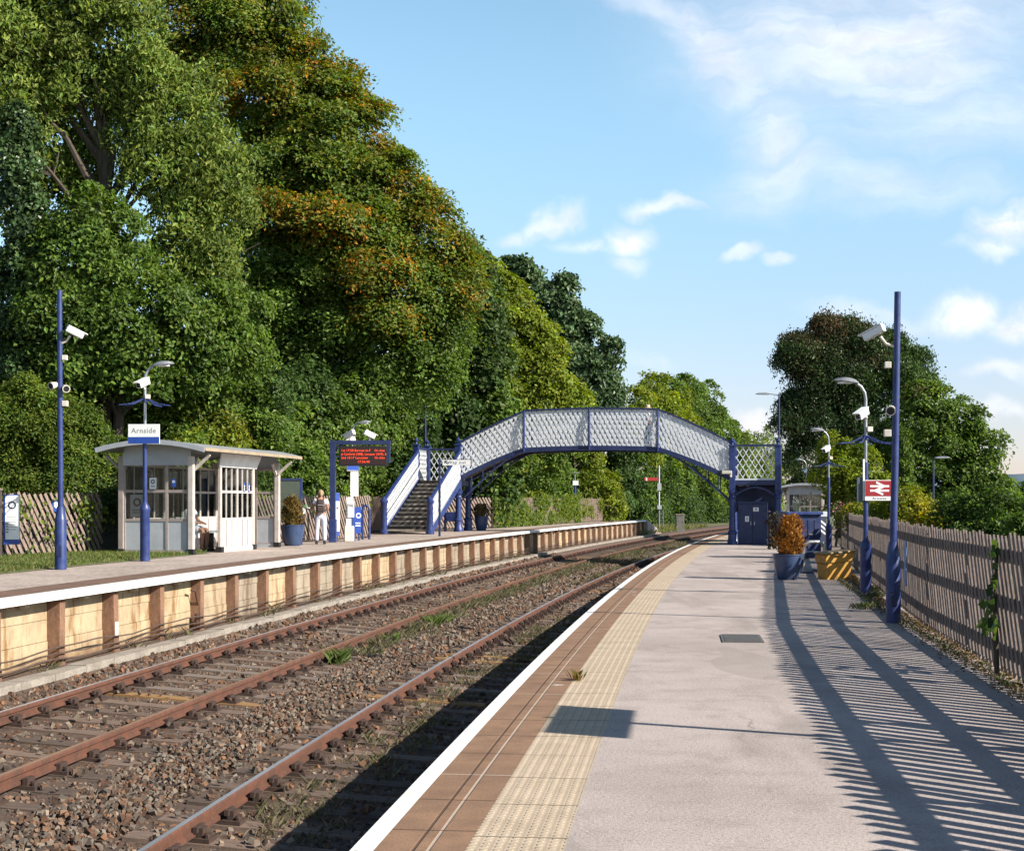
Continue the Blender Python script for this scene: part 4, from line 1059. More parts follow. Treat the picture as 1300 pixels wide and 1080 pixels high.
class Panel:
    def __init__(s, a, b, z0, z1):
        s.a = Vector(a); s.d = Vector(b) - s.a; s.L = s.d.length; s.d /= s.L; s.normal = Vector((-s.d.y, s.d.x, 0)); s.z0 = z0; s.z1 = z1
    def __call__(s, x, t):
        p = s.a + s.d*x; return Vector((p.x, p.y, s.z0 + (s.z1 - s.z0)*t))
def landing(x0, x1, stair_y, name):
    MB().box(((x0+x1)/2,BW/2,LZ-.04),(x1-x0-.02,BW,.08)).build('landing_deck', TREAD, br)
    for y in (0, BW): MB().box(((x0+x1)/2,y,LZ-.13),(x1-x0,.12,.2)).build('landing_beam', BLUED, br)
    for x in (x0, x1): MB().box((x,BW/2,LZ-.13),(.12,BW-.14,.2)).build('landing_beam', BLUED, br)
    for y in (0, BW):
        if y == stair_y: continue
        mb = MB(); lattice(mb, Panel((x0+.14,y,0),(x1-.14,y,0),LZ+.03,LZ+1.30), 0, x1-x0-.28, 1.3, .245, .8, .034); mb.build('lattice_panel', LATT, br)
        MB().box(((x0+x1)/2,y,LZ+1.35),(x1-x0-.24,.10,.08)).build('handrail', BLUED, br); MB().box(((x0+x1)/2,y,LZ+.0),(x1-x0-.24,.05,.06)).build('bottom_rail', LATT, br)
        pts = [(-.5 + i/10, .30*(1 - (2*i/10-1)**2)) for i in range(11)]
        mb = MB()
        for (a,za),(b,zb_) in zip(pts, pts[1:]): mb.bar(((x0+x1)/2 + a*(x1-x0-.3),y,LZ-.62+za),((x0+x1)/2 + b*(x1-x0-.3),y,LZ-.62+zb_),.08,.07)
        mb.build('arch_bracket', BLUED, br)
    xe = x0 if x0 < 0 else x1
    mb = MB(); lattice(mb, Panel((xe,.14,0),(xe,BW-.14,0),LZ+.03,LZ+1.30), 0, BW-.28, 1.3, .2, .7, .06); mb.build('lattice_panel', LATT, br)
    MB().box((xe,BW/2,LZ+1.35),(.10,BW-.24,.08)).build('handrail', BLUED, br)
landing(-LD, 0, 0, 'l'); landing(SPAN, SPAN + LD, BW, 'r')
def stairs(x0, x1, y0, sgn, z0):
    """flight from the landing edge y0 going down along sgn"""
    n = 12; run = .42; rise = (LZ - z0) / (n + 1)
    for k in range(n):
        y = y0 + sgn*(.18 + run*k); z = LZ - rise*(k+1)
        MB().box(((x0+x1)/2, y + sgn*run*.5, z-.03),(x1-x0-.16,run+.03,.06)).box(((x0+x1)/2, y + sgn*.015, z+rise/2-.03),(x1-x0-.16,.03,rise), 1).box(((x0+x1)/2, y + sgn*(run+.022), z-.012),(x1-x0-.18,.022,.06), 2).build('step', [TREAD, RISER, NOSE], br)
    ye = y0 + sgn*(.18 + run*n)
    for x in (x0, x1):
        class S_:
            normal = Vector((1,0,0))
            def __call__(s, q, t):
                f = q / abs(ye-y0); zl = LZ + .06 + (z0 + .12 - LZ)*f
                return Vector((x, y0 + sgn*q, zl + 1.12*t))
        mb = MB(); lattice(mb, S_(), .15, abs(ye-y0), 1.12, .16, .5, .062, seg=3); mb.build('lattice_panel', LATT, br)
        MB().bar((x,y0+sgn*.1,LZ+1.24),(x,ye,z0+1.30),.10,.09).build('handrail', BLUE, br)
        MB().bar((x,y0+sgn*.1,LZ-.08),(x,ye,z0+.04),.07,.26).build('stringer', BLUE, br)
        MB().lathe([(.17,0),(.17,.1),(.13,.14),(.12,1.15),(.16,1.2),(.16,1.27),(.09,1.33),(.03,1.42)],(x,ye+sgn*.06,z0),10).build('newel', BLUE, br, True)
        mb = MB().tube([(x+(.12 if x==x0 else -.12),y0+sgn*.15,LZ+.62),(x+(.12 if x==x0 else -.12),ye,z0+.72)], .025, 8); mb.build('inner_handrail', LATT, br, True)
MB().box((SPAN+LD/2,BW+.05,(LZ-.2)/2),(LD-.2,.05,LZ-.3)).build('back_panel', BLUED, br)
stairs(-LD+.12, .12, 0, -1, ZL); stairs(SPAN, SPAN + LD, BW, 1, 0.0)
MB().box((SPAN-.22,-.16,LZ+.28),(.42,.16,.13)).box((SPAN-.05,-.12,LZ+.18),(.08,.1,.2)).build('camera', SHELL, br, bev=.015)
MB().box((SPAN-.42,-.16,LZ+.26),(.06,.18,.2)).build('camera_hood', BLACK, br)
# cupboard with double doors built in under the right landing
cw = Matrix.Translation(BR) @ Matrix.Rotation(BRZ,4,'Z')
cb_ = thing('cupboard', 'blue double door cupboard under the right landing of the footbridge', 'cupboard', cw @ Vector((SPAN + .80,.16,0)), BRZ)
MB().box((0,.6,.83),(1.16,1.1,1.66)).build('carcass', BLUED, cb_)
for s in (-1,1):
    d = MB().box((s*.285,.03,.83),(.555,.045,1.6)).build('door', BLUED, cb_, bev=.006)
    MB().box((s*.07,-.005,.85),(.025,.04,.14)).build('handle', STEEL, d)
    for z in (.3,1.35): MB().box((s*.53,-.0,z),(.07,.03,.05)).build('hinge', BLUED, d)
MB().box((0,.0,1.68),(1.2,.1,.06)).build('head_board', BLUED, cb_)
for x, z, w_, h_, lab in ((-.22,1.02,.15,.22,'white notice with a dark symbol on the left cupboard door'),(.13,1.40,.22,.16,'white notice high on the right cupboard door')):
    s = thing('door_notice', lab, 'notice', cb_.matrix_basis @ Vector((x,.0,z)) if False else (Matrix.Translation(cb_.location) @ Matrix.Rotation(BRZ,4,'Z')) @ Vector((x,.002,z)), BRZ)
    MB().box((0,0,0),(w_,.008,h_)).build('sheet', SIGNW, s); MB().box((0,-.006,.02),(w_*.35,.004,h_*.4)).box((0,-.006,-h_*.32),(w_*.6,.004,h_*.08)).build('symbol', INKG, s)
# ================================================================== PEOPLE
def skin_mesh(name, verts, edges, radii, root, mat, parent, sub=2):
    me = bpy.data.meshes.new(name); me.from_pydata([Vector(v) for v in verts], edges, [])
    o = bpy.data.objects.new(name, me); COL.objects.link(o)
    o.modifiers.new('skin', 'SKIN')
    if not me.skin_vertices:
        me.attributes.new('skin', 'FLOAT', 'POINT')
    for k, d in enumerate(me.skin_vertices[0].data):
        r = radii[k]; d.radius = r if isinstance(r, tuple) else (r, r); d.use_root = (k == root)
    s = o.modifiers.new('subdivision', 'SUBSURF'); s.levels = sub; s.render_levels = sub
    dg = bpy.context.evaluated_depsgraph_get(); dg.update()
    m2 = bpy.data.meshes.new_from_object(o.evaluated_get(dg)); m2.name = name
    bpy.data.objects.remove(o); bpy.data.meshes.remove(me)
    m2.materials.clear(); m2.materials.append(mat)
    m2.polygons.foreach_set('use_smooth', [True]*len(m2.polygons))
    q = bpy.data.objects.new(name, m2); COL.objects.link(q); q.parent = parent
    return q
class Fig:
    """joint graph of one body"""
    def __init__(s): s.v = []; s.e = []; s.r = []; s.id = {}
    def j(s, name, p, r, link=None):
        s.v.append(p); s.r.append(r); s.id[name] = len(s.v) - 1
        if link: s.e.append((s.id[link], s.id[name]))
    def chain(s, link, *js):
        for n, p, r in js: s.j(n, p, r, link); link = n
def hand(f, side, wrist, d, palm_n):
    """palm, four fingers of different length and a thumb off the side; d = pointing direction"""
    w = Vector(wrist); d = Vector(d).normalized(); n = Vector(palm_n).normalized(); b = d.cross(n).normalized()
    f.chain('wrist'+side, ('palm'+side, tuple(w + d*.055), (.034,.018)), ('knuck'+side, tuple(w + d*.085), (.034,.016)))
    for k, (off, L) in enumerate(((-.027,.062),(-.009,.072),(.009,.067),(.026,.052))):
        a = w + d*.09 + b*off
        f.chain('knuck'+side, ('f%d'%k+side, tuple(a), .0085), ('g%d'%k+side, tuple(a + d*L*.5 + n*.012), .008), ('h%d'%k+side, tuple(a + d*L*.85 + n*.035), .006))
    a = w + d*.03 - b*.036
    f.chain('palm'+side, ('t0'+side, tuple(a), .011), ('t1'+side, tuple(a + d*.035 - b*.02 + n*.012), .009), ('t2'+side, tuple(a + d*.058 - b*.022 + n*.022), .007))
def head(f, base, fwd, up=(0,0,1)):
    b = Vector(base); fw = Vector(fwd).normalized(); u = Vector(up)
    f.chain('neck', ('jaw', tuple(b + u*.075 + fw*.012), (.062,.066)), ('skull', tuple(b + u*.15 + fw*.004), (.076,.086)), ('crown', tuple(b + u*.215 - fw*.004), (.056,.064)))
    f.chain('jaw', ('nose', tuple(b + u*.105 + fw*.098), .011))
    sd = fw.cross(u).normalized()
    for q, sg in (('L',-1),('R',1)): f.chain('skull', ('ear'+q, tuple(b + u*.125 + sd*sg*.085 - fw*.01), .013))
    return b, fw, u, sd
def face_bits(parent, b, fw, u, sd):
    for sg in (-1, 1): MB().ball(b + u*.135 + fw*.078 + sd*sg*.032, .011, 8).build('eye', EYE_M, parent, True)
    MB().ball(b + u*.068 + fw*.074, .02, 8, sq=(1,1,.35)).build('mouth', mk('lips', (.3,.1,.08), None, .5), parent, True)

# ---- woman standing with a backpack, back to the camera
pw = at(407,690.5,ZL)
P1 = thing('person', 'person in white top and pale trousers standing with a dark backpack, back turned', 'person', pw, R(8))
f = Fig(); f.j('pelvis',(0,0,.86),(.135,.105))
f.chain('pelvis', ('waist',(0,.0,1.0),(.118,.09)), ('chest',(0,.0,1.17),(.138,.098)), ('upper',(0,-.005,1.27),(.12,.08)), ('neck',(0,.0,1.335),(.048,.048)))
bits = head(f, (0,.01,1.33), (-.25,1,0))
for q, sg in (('L',-1),('R',1)):
    f.chain('pelvis', ('hip'+q,(sg*.085,0,.79),(.09,.092)), ('knee'+q,(sg*.085 + (-.02 if sg<0 else .02),.02 if sg<0 else -.0,.44),(.056,.058)), ('calf'+q,(sg*.09+sg*.01,-.02,.30),(.05,.052)), ('ankle'+q,(sg*.095+sg*.02,-.01,.085),.036), ('foot'+q,(sg*.11,.07,.045),(.036,.03)), ('toe'+q,(sg*.12,.15,.035),(.03,.02)))
f.chain('upper', ('shL',(-.155,-.0,1.265),.053), ('elL',(-.235,.0,1.01),.039), ('wristL',(-.30,.19,.99),.027)); hand(f,'L',(-.30,.19,.99),(-.5,.8,.15),(0,0,1))
f.chain('upper', ('shR',(.155,-.0,1.265),.053), ('elR',(.215,.03,1.02),.039), ('wristR',(.16,.22,.98),.027)); hand(f,'R',(.16,.22,.98),(-.5,.8,.1),(-.3,0,.9))
skin_mesh('body', f.v, f.e, f.r, 0, SKIN, P1); face_bits(P1, *bits)
g = Fig(); g.j('p',(0,0,.84),(.15,.12)); g.chain('p', ('w',(0,0,1.0),(.132,.104)), ('c',(0,0,1.17),(.152,.112)), ('u',(0,-.005,1.275),(.125,.085)), ('n',(0,0,1.305),(.06,.06)))
for sg in (-1,1): g.chain('u', ('s%d'%sg,(sg*.155,0,1.268),.066), ('a%d'%sg,(sg*(.195 if sg<0 else .187),.0,1.14),.062))
skin_mesh('white_top', g.v, g.e, g.r, 0, CLOTHW, P1)
g = Fig(); g.j('p',(0,0,.88),(.15,.12)); g.chain('p', ('top',(0,0,1.0),(.128,.1)))
for sg in (-1,1): g.chain('p', ('h%d'%sg,(sg*.088,0,.78),(.102,.105)), ('m%d'%sg,(sg*.09,.005,.62),(.085,.088)), ('k%d'%sg,(sg*.087+sg*.02,.012,.42),(.07,.072)), ('c%d'%sg,(sg*.11,-.015,.25),(.066,.068)), ('a%d'%sg,(sg*.115,-.012,.09),(.058,.06)))
skin_mesh('trousers', g.v, g.e, g.r, 0, CLOTHL, P1)
for sg in (-1,1):
    MB().box((sg*.115,.06,.035),(.085,.25,.07)).box((sg*.113,-.02,.08),(.08,.10,.05)).build('shoe', SHOE, P1, bev=.022)
mb = MB().ball((0,-.004,1.478), .098, 16, sq=(.93,1.06,1.05)).ball((.01,-.085,1.43), .05, 10, sq=(1,.8,1.2)); mb.build('hair', HAIR, P1, True)
bpk = MB().hexa([(-.14,-.27,.92),(.14,-.27,.92),(.15,-.10,.92),(-.15,-.10,.92),(-.10,-.22,1.29),(.10,-.22,1.29),(.11,-.085,1.29),(-.11,-.085,1.29)]).build('backpack', PACK, P1, bev=.05)
MB().box((0,-.275,1.01),(.2,.06,.15)).build('pocket', PACK, bpk, bev=.02); MB().box((0,-.262,1.13),(.17,.012,.02)).build('zip', mk('pale_zip', (.3,.26,.26), None, .5), bpk)
for sg in (-1,1): MB().tube([(sg*.08,-.1,1.27),(sg*.085,-.02,1.345),(sg*.09,.09,1.26),(sg*.11,.09,1.08),(sg*.12,-.05,.95)], .017, 6).build('strap', PACK, bpk, True)
ph = thing('leaflet', 'small white folded leaflet held in the standing person\'s left hand', 'leaflet', pw + Matrix.Rotation(R(8),3,'Z') @ Vector((-.365,.30,1.02)), R(30))
MB().box((0,0,.015),(.15,.10,.008),rot=Matrix.Rotation(R(25),3,'X')).build('sheet', SIGNW, ph)

# ---- person seated in the shelter
def seated(label, loc, rz):
    """local +y forward, seat 0.47"""
    p = thing('person', label, 'person', loc, rz)
    f = Fig(); f.j('pelvis',(0,.02,.56),(.14,.115))
    f.chain('pelvis', ('waist',(0,.0,.70),(.125,.095)), ('chest',(0,.02,.88),(.14,.10)), ('upper',(0,.05,1.0),(.12,.085)), ('neck',(0,.075,1.07),.048))
    bits = head(f, (0,.085,1.065), (0,1,-.25))
    for q, sg in (('L',-1),('R',1)):
        f.chain('pelvis', ('hip'+q,(sg*.095,.10,.55),(.085,.085)), ('knee'+q,(sg*.115,.47,.53),(.058,.058)), ('calf'+q,(sg*.115,.46,.36),(.055,.055)), ('ankle'+q,(sg*.11,.44,.09),.036), ('foot'+q,(sg*.115,.53,.045),(.036,.03)), ('toe'+q,(sg*.12,.60,.035),(.03,.02)))
        f.chain('upper', ('sh'+q,(sg*.165,.05,.985),.054), ('el'+q,(sg*.225,.16,.74),.04), ('wrist'+q,(sg*.09,.36,.70),.027)); hand(f,q,(sg*.09,.36,.70),(-sg*.5,.8,-.1),(0,0,-1))
    skin_mesh('body', f.v, f.e, f.r, 0, SKIN, p); face_bits(p, *bits)
    g = Fig(); g.j('p',(0,.01,.58),(.15,.125)); g.chain('p', ('w',(0,0,.70),(.14,.11)), ('c',(0,.02,.88),(.155,.115)), ('u',(0,.05,1.0),(.13,.095)), ('n',(0,.07,1.035),.06))
    for sg in (-1,1): g.chain('u', ('s%d'%sg,(sg*.165,.05,.985),.068), ('a%d'%sg,(sg*.20,.11,.86),.062))
    skin_mesh('white_shirt', g.v, g.e, g.r, 0, CLOTHW, p)
    g = Fig(); g.j('p',(0,.03,.56),(.15,.12))
    for sg in (-1,1): g.chain('p', ('h%d'%sg,(sg*.097,.12,.55),(.10,.10)), ('m%d'%sg,(sg*.115,.28,.545),(.088,.09)), ('k%d'%sg,(sg*.118,.40,.535),(.084,.086)))
    skin_mesh('shorts', g.v, g.e, g.r, 0, CLOTHL, p)
    for sg in (-1,1): MB().box((sg*.117,.52,.04),(.09,.26,.075)).build('shoe', SHOE, p, bev=.025)
    MB().ball((0,.075,1.225), .096, 16, sq=(.93,1.02,1.0)).build('hair', HAIR, p, True)
    return p
ps = on_shelter(-1.10,2.45,0); seated('person in white shirt and pale shorts sitting in the waiting shelter, bare legs showing', (ps.x, ps.y, ZL+.0), SHR + R(-90) + R(-8))
bag = thing('bag', 'small dark rounded bag on the bench behind the shelter end wall', 'bag', on_shelter(-1.15,1.55,.475), SHR)
MB().ball((0,0,.16), .19, 14, sq=(1.2,.7,.85)).build('body', BLACK, bag, True); MB().tube([(-.13,0,.27),(-.08,0,.37),(.08,0,.37),(.13,0,.27)], .015, 6).build('handle', BLACK, bag, True)

# ---- person on the bridge
bw_ = Matrix.Translation(BR) @ Matrix.Rotation(BRZ,4,'Z')
pl = bw_ @ Vector((7.78,.62,0)); zd = zb(7.78) - .005
P3 = thing('person', 'person in a straw hat and white shirt standing on the footbridge', 'person', (pl.x, pl.y, zd), BRZ + R(-62))
f = Fig(); f.j('pelvis',(0,0,.92),(.14,.11)); f.chain('pelvis', ('waist',(0,0,1.06),(.125,.095)), ('chest',(0,0,1.24),(.145,.10)), ('upper',(0,0,1.36),(.125,.085)), ('neck',(0,.01,1.43),.05))
bits = head(f, (0,.015,1.43), (0,1,-.05))
for q, sg in (('L',-1),('R',1)):
    f.chain('pelvis', ('hip'+q,(sg*.09,0,.84),(.09,.09)), ('knee'+q,(sg*.095,.05*sg,.48),.058), ('calf'+q,(sg*.1,-.02+.04*sg,.33),.052), ('ankle'+q,(sg*.1,.02*sg-.03,.09),.038), ('foot'+q,(sg*.105,.06,.045),(.036,.03)), ('toe'+q,(sg*.11,.14,.035),(.03,.02)))
    f.chain('upper', ('sh'+q,(sg*.17,0,1.345),.055), ('el'+q,(sg*.24,.02,1.08),.042), ('wrist'+q,(sg*.235,.14,.88),.029)); hand(f,q,(sg*.235,.14,.88),(0,.35,-.9),(-sg,0,0))
skin_mesh('body', f.v, f.e, f.r, 0, SKIN, P3); face_bits(P3, *bits)
g = Fig(); g.j('p',(0,0,.90),(.152,.122)); g.chain('p', ('w',(0,0,1.06),(.138,.108)), ('c',(0,0,1.24),(.158,.115)), ('u',(0,0,1.36),(.135,.095)), ('n',(0,.01,1.40),.062))
for sg in (-1,1): g.chain('u', ('s%d'%sg,(sg*.17,0,1.348),.068), ('a%d'%sg,(sg*.21,.01,1.2),.062))
skin_mesh('white_shirt', g.v, g.e, g.r, 0, CLOTHW, P3)
g = Fig(); g.j('p',(0,0,.94),(.15,.12))
for sg in (-1,1): g.chain('p', ('h%d'%sg,(sg*.093,0,.83),.105), ('k%d'%sg,(sg*.097,.05*sg,.47),.076), ('a%d'%sg,(sg*.102,.02*sg-.03,.10),.062))
skin_mesh('jeans', g.v, g.e, g.r, 0, CLOTHB, P3)
for sg in (-1,1): MB().box((sg*.105,.05,.035),(.09,.26,.07)).build('shoe', SHOE, P3, bev=.022)
MB().lathe([(.165,1.60),(.17,1.607),(.10,1.625),(.095,1.72),(.07,1.745),(.0,1.75)], n=18).build('hat', STRAW, P3, True); MB().ball((0,-.0,1.575), .092, 14, sq=(.95,1.05,.9)).build('hair', HAIR, P3, True)
# ================================================================== VEGETATION
def leafmat(name, trans=.45, rough=.5):
    n = NT(name); a = n.n('ShaderNodeAttribute', attribute_name='col')
    n.t.links.new(a.outputs['Color'], n.b.inputs['Base Color']); n.rough(rough); n.b.inputs['Specular IOR Level'].default_value = .22
    tr = n.n('ShaderNodeBsdfTranslucent'); hs = n.n('ShaderNodeHueSaturation'); hs.inputs['Saturation'].default_value = 1.15; hs.inputs['Value'].default_value = 1.25; hs.inputs['Hue'].default_value = .495
    n.t.links.new(a.outputs['Color'], hs.inputs['Color']); n.t.links.new(hs.outputs[0], tr.inputs[0])
    mx = n.n('ShaderNodeMixShader'); mx.inputs[0].default_value = trans
    n.t.links.new(n.b.outputs[0], mx.inputs[1]); n.t.links.new(tr.outputs[0], mx.inputs[2]); n.t.links.new(mx.outputs[0], n.out.inputs[0]); return n.mat
LEAF = leafmat('broad_leaf', .44, .48); LEAFD = leafmat('dark_glossy_leaf', .25, .34); NEEDLE = leafmat('conifer_spray', .2, .6); BLADE = leafmat('grass_blade', .35, .6)
def unit(a): return a / (np.linalg.norm(a, axis=1)[:, None] + 1e-9)
def leaves(P, Nn, size, C, droop=.25, asp=.55, fold=.12):
    """bent leaf quads at P with face normals about Nn"""
    n = len(P); size = np.broadcast_to(size, (n,)) * rng.uniform(.7, 1.3, n)
    Nn = unit(Nn + rng.normal(0, .34, (n,3)))
    a = unit(np.cross(Nn, rng.normal(size=(n,3)))); a[:,2] -= droop; a = unit(a)
    b = unit(np.cross(Nn, a)); Nn = np.cross(a, b)
    L = size[:,None]; Wd = L * asp * rng.uniform(.8,1.2,(n,1))
    V = np.stack([P - a*L*.5, P + b*Wd*.5 + Nn*L*fold - a*L*.06, P + a*L*.5 - Nn*L*.08, P - b*Wd*.5 + Nn*L*fold - a*L*.06], 1)
    return V.reshape(-1,3), np.repeat(C, 4, 0)
def leaf_object(name, V, C, mat, parent=None):
    Fq = np.arange(len(V)).reshape(-1,4)
    me = np_mesh(name, V, Fq, np.clip(C, .003, .9), mat)
    o = bpy.data.objects.new(name, me); COL.objects.link(o)
    if parent is not None: o.parent = parent
    return o
def pick(pal, n, w=None):
    pal = np.array(pal); return pal[rng.choice(len(pal), n, p=None if w is None else np.array(w)/sum(w))]
GREEN = [(.075,.125,.022),(.095,.150,.026),(.058,.100,.020),(.115,.175,.032)]
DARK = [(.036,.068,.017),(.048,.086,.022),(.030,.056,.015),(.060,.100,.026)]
ASH = [(.120,.170,.036),(.150,.200,.042),(.092,.138,.030),(.180,.225,.050)]
LIME = [(.130,.175,.020),(.155,.200,.024),(.100,.145,.018),(.180,.210,.028)]
OLIVE = [(.112,.150,.020),(.138,.160,.020),(.092,.132,.020),(.160,.155,.022)]
ORANGE = [(.300,.150,.018),(.330,.160,.020),(.240,.145,.018),(.210,.155,.018)]
TINT = OLIVE + GREEN + ORANGE[2:] + ORANGE[:1] + OLIVE
BAND = ORANGE[:1] + OLIVE[:2] + ORANGE[1:3] + OLIVE[2:] + GREEN[:2]
COPPER = [(.075,.058,.026),(.085,.056,.027),(.048,.060,.024),(.040,.062,.024)]
YELLOW = [(.20,.19,.02),(.26,.23,.03),(.14,.16,.02)]
DEEP = [(.036,.066,.022),(.050,.084,.028),(.030,.054,.020)]
def lobe(px, py, Y, rpx, pal=None, sx=1.0, sz=1.0, dens=1.0):
    c = atY(px, py, Y); r = rpx * Y / F
    return dict(c=np.array(c), r=np.array([r*sx, r*max(sx,1.0), r*sz]), pal=pal, d=dens)
def crown_leaves(lobes, pal, leaf, spray, per, cover, flat, droop, asp, shell=.55, back=.4, up=.5, clump=1.0, gap=.2):
    """each lobe carries tufts, each tuft carries sprays, each spray carries leaves"""
    Vs, Cs = [], []
    for lb in lobes:
        r = lb['r']; rm = float((r[0]*r[1]*r[2])**(1/3))
        tr = float(np.clip(rm*.42*clump, spray*.9, spray*2.4))            # tuft radius
        area = 4*math.pi*((r[0]*r[1])**1.6/3 + (r[0]*r[2])**1.6/3 + (r[1]*r[2])**1.6/3)**(1/1.6)
        nt = max(7, int(area * lb['d'] / (2.3*tr*tr)))
        i_ = np.arange(nt) + .5                                            # even spread, jittered
        zc = 1 - 2*i_/nt; an = 2.39996*i_ + rng.uniform(0,6.28)
        d = np.stack([np.sqrt(1-zc*zc)*np.cos(an), np.sqrt(1-zc*zc)*np.sin(an), zc],1); d = unit(d + rng.normal(0,.22,(nt,3)))
        keep = (d[:,1] < .3) | (rng.random(nt) < back); d = d[keep]; nt = len(d)
        d = d[rng.random(nt) > gap]; nt = len(d)
        if nt == 0: continue
        trs = tr * rng.uniform(.5,1.25,nt); far = rng.random(nt) < .16; trs = np.where(far, trs*.6, trs)
        T = lb['c'] + d * np.maximum(r - tr*.55, r*.35) * (np.where(far, rng.uniform(1.1,1.45,nt), rng.uniform(.6,1.12,nt)))[:,None]
        tcol = rng.uniform(.72,1.22,nt); tpal = rng.integers(0, 64, nt)
        ns_each = max(4, int(2*math.pi*tr*tr*1.15 * cover / (per * leaf*leaf*asp*.55)))
        ti = np.repeat(np.arange(nt), ns_each); ns = len(ti)
        e = unit(rng.normal(size=(ns,3)) + d[ti]*.75 + np.array([0,0,.45]))
        k = (e[:,1] < .5) | (rng.random(ns) < back + .2); e = e[k]; ti = ti[k]; ns = len(ti)
        if ns == 0: continue
        rad = (shell + (1.0-shell)*rng.random(ns)**.5) * np.where(rng.random(ns) < .06, rng.uniform(1.05,1.6,ns), 1)
        Cn = T[ti] + e * (trs[ti]*rad)[:,None] * np.array([1.1,1.1,.82 if flat > .2 else .5])
        nrm = unit(e*(1-up) + d[ti]*.25 + np.array([0,0,up]))
        pals = np.array(lb['pal'] or pal); pi = (tpal[ti] + rng.integers(0, max(1,len(pals)-1), ns)) % len(pals)
        sc = pals[pi] * (tcol[ti] * rng.uniform(.8,1.22,ns))[:,None]
        m = np.maximum(3, (per * rng.uniform(.6,1.4,ns)).astype(int)); idx = np.repeat(np.arange(ns), m); N = len(idx)
        off = rng.normal(size=(N,3)) * spray * .42
        nn = nrm[idx]; al = np.sum(off*nn,1)[:,None]; off = off - nn*al*(1-flat)
        off[:,2] -= .25*np.sum(off[:,:2]**2,1)/spray * (1 if droop > 0 else 0)
        P = Cn[idx] + off
        C = sc[idx] * rng.uniform(.95,1.65,(N,1)); C[:,0] *= rng.uniform(.88,1.15,N)
        V, C = leaves(P, nn, leaf, C, droop, asp); Vs.append(V); Cs.append(C)
    return np.concatenate(Vs), np.concatenate(Cs)
def ragged(lobes, n):
    """small side boughs that break up the outline"""
    out = []
    for l in lobes: out.append(dict(l, r=l['r']*.86))
    for _ in range(n):
        l = lobes[rng.integers(len(lobes))]; a = rng.uniform(-.3, 3.44); k = rng.uniform(.8, 1.1)
        out.append(dict(c=l['c'] + np.array([math.cos(a)*l['r'][0]*k, rng.uniform(-.6,.2)*l['r'][1], math.sin(a)*l['r'][2]*k]), r=l['r']*rng.uniform(.22,.42)*np.array([1.3,1,.8]), pal=l['pal'], d=1.0))
    return out
nleaf = 0
def tree(name, label, base, lobes, pal, cat='tree', group=None, leaf=.17, spray=.55, per=14, cover=1.5, flat=.3, droop=.3, asp=.6, trunk=.22, bark=BARK, mat=None, limbs=True, shell=.5, back=.4, up=.5, twigs=0, gap=.2):
    global nleaf
    t = thing(name, label, cat, base, 0, group); b = Vector(base)
    V, C = crown_leaves(lobes, pal, leaf, spray, per, cover, flat, droop, asp, shell, back, up, 1.0, gap); nleaf += len(V)//4
    leaf_object('crown' if cat == 'tree' else 'foliage', V - np.array(base), C, mat or LEAF, t)
    mb = MB(); cs = [Vector(l['c']) - b for l in lobes]
    top = max(c.z for c in cs); mid = sum(cs, Vector()) / len(cs)
    if trunk:
        spine = [Vector((0,0,-.4)), Vector((mid.x*.15,mid.y*.15,top*.2)), Vector((mid.x*.5,mid.y*.5,top*.5)), Vector((mid.x*.9,mid.y*.9,top*.78)), Vector((mid.x,mid.y,top*.88))]
        mb.tube(spine, [trunk*1.25,trunk,trunk*.75,trunk*.42,trunk*.12], 9)
        if limbs:
            for c in cs:
                hh = max(.12, min(.85, (c.z / top) * .72)); k = hh*4
                i = min(3, int(k)); s0 = spine[i].lerp(spine[i+1], k - i)
                m1 = s0.lerp(c, .45) + Vector((random.uniform(-.3,.3), random.uniform(-.3,.3), random.uniform(.1,.5)))
                rr = trunk * .38
                mb.tube([s0, m1, c], [rr, rr*.6, rr*.22], 6)
                for q in range(twigs):
                    e = c + Vector((random.uniform(-1,1)*1.0, random.uniform(-1,.3), random.uniform(-.6,1)))*1.1
                    mm = m1.lerp(e, .5) + Vector((random.uniform(-.2,.2), 0, random.uniform(-.1,.3)))
                    mb.tube([m1.lerp(c,.3), mm, e], [rr*.3, rr*.18, rr*.06], 5)
    mb.build('trunk' if cat == 'tree' else 'stem', bark, t, True) if mb.v else None
    return t
def gz(p): return max(ZL-.3, .4)
GRP = 'trees on the bank behind the far platform'
# --- the bank behind the left platform, near to far
Y = 43
tree('ash_tree', 'tall pale green ash tree at the far left with hanging sprays and open gaps', (-12.2, 43, .6),
  [lobe(-25,40,Y,95), lobe(45,20,Y,80), lobe(80,150,Y+2.5,60,dens=.75), lobe(45,120,Y+2.5,46,dens=.7), lobe(110,205,Y+2,45,dens=.7), lobe(70,240,Y+1.5,40), lobe(105,25,Y,70), lobe(155,60,Y+.6,62), lobe(20,110,Y,62,dens=.7), lobe(190,115,Y+.4,48), lobe(95,105,Y,40,dens=.7), lobe(150,105,Y+.5,38,dens=.8),
   lobe(232,170,Y+.8,52), lobe(268,215,Y+.8,55), lobe(205,215,Y+.6,44), lobe(180,165,Y+.6,40), lobe(285,265,Y+1,42), lobe(235,270,Y+.8,44), lobe(262,325,Y+1,40), lobe(215,330,Y+.6,36), lobe(290,345,Y+1,28), lobe(30,175,Y,40,dens=.6), lobe(-10,230,Y,50), lobe(90,-40,Y,70), lobe(0,-50,Y,90), lobe(235,115,Y+1,36)],
  ASH, group=GRP, leaf=.18, spray=.62, per=13, cover=.95, flat=.45, droop=.75, asp=.42, trunk=.34, bark=BARK, shell=.45, up=.35, twigs=3)
ivt = thing('ivy_clad_trunk', 'thick ivy clad trunk rising at the left edge behind the camera pole', 'tree', (-13.7,42.0,.6))
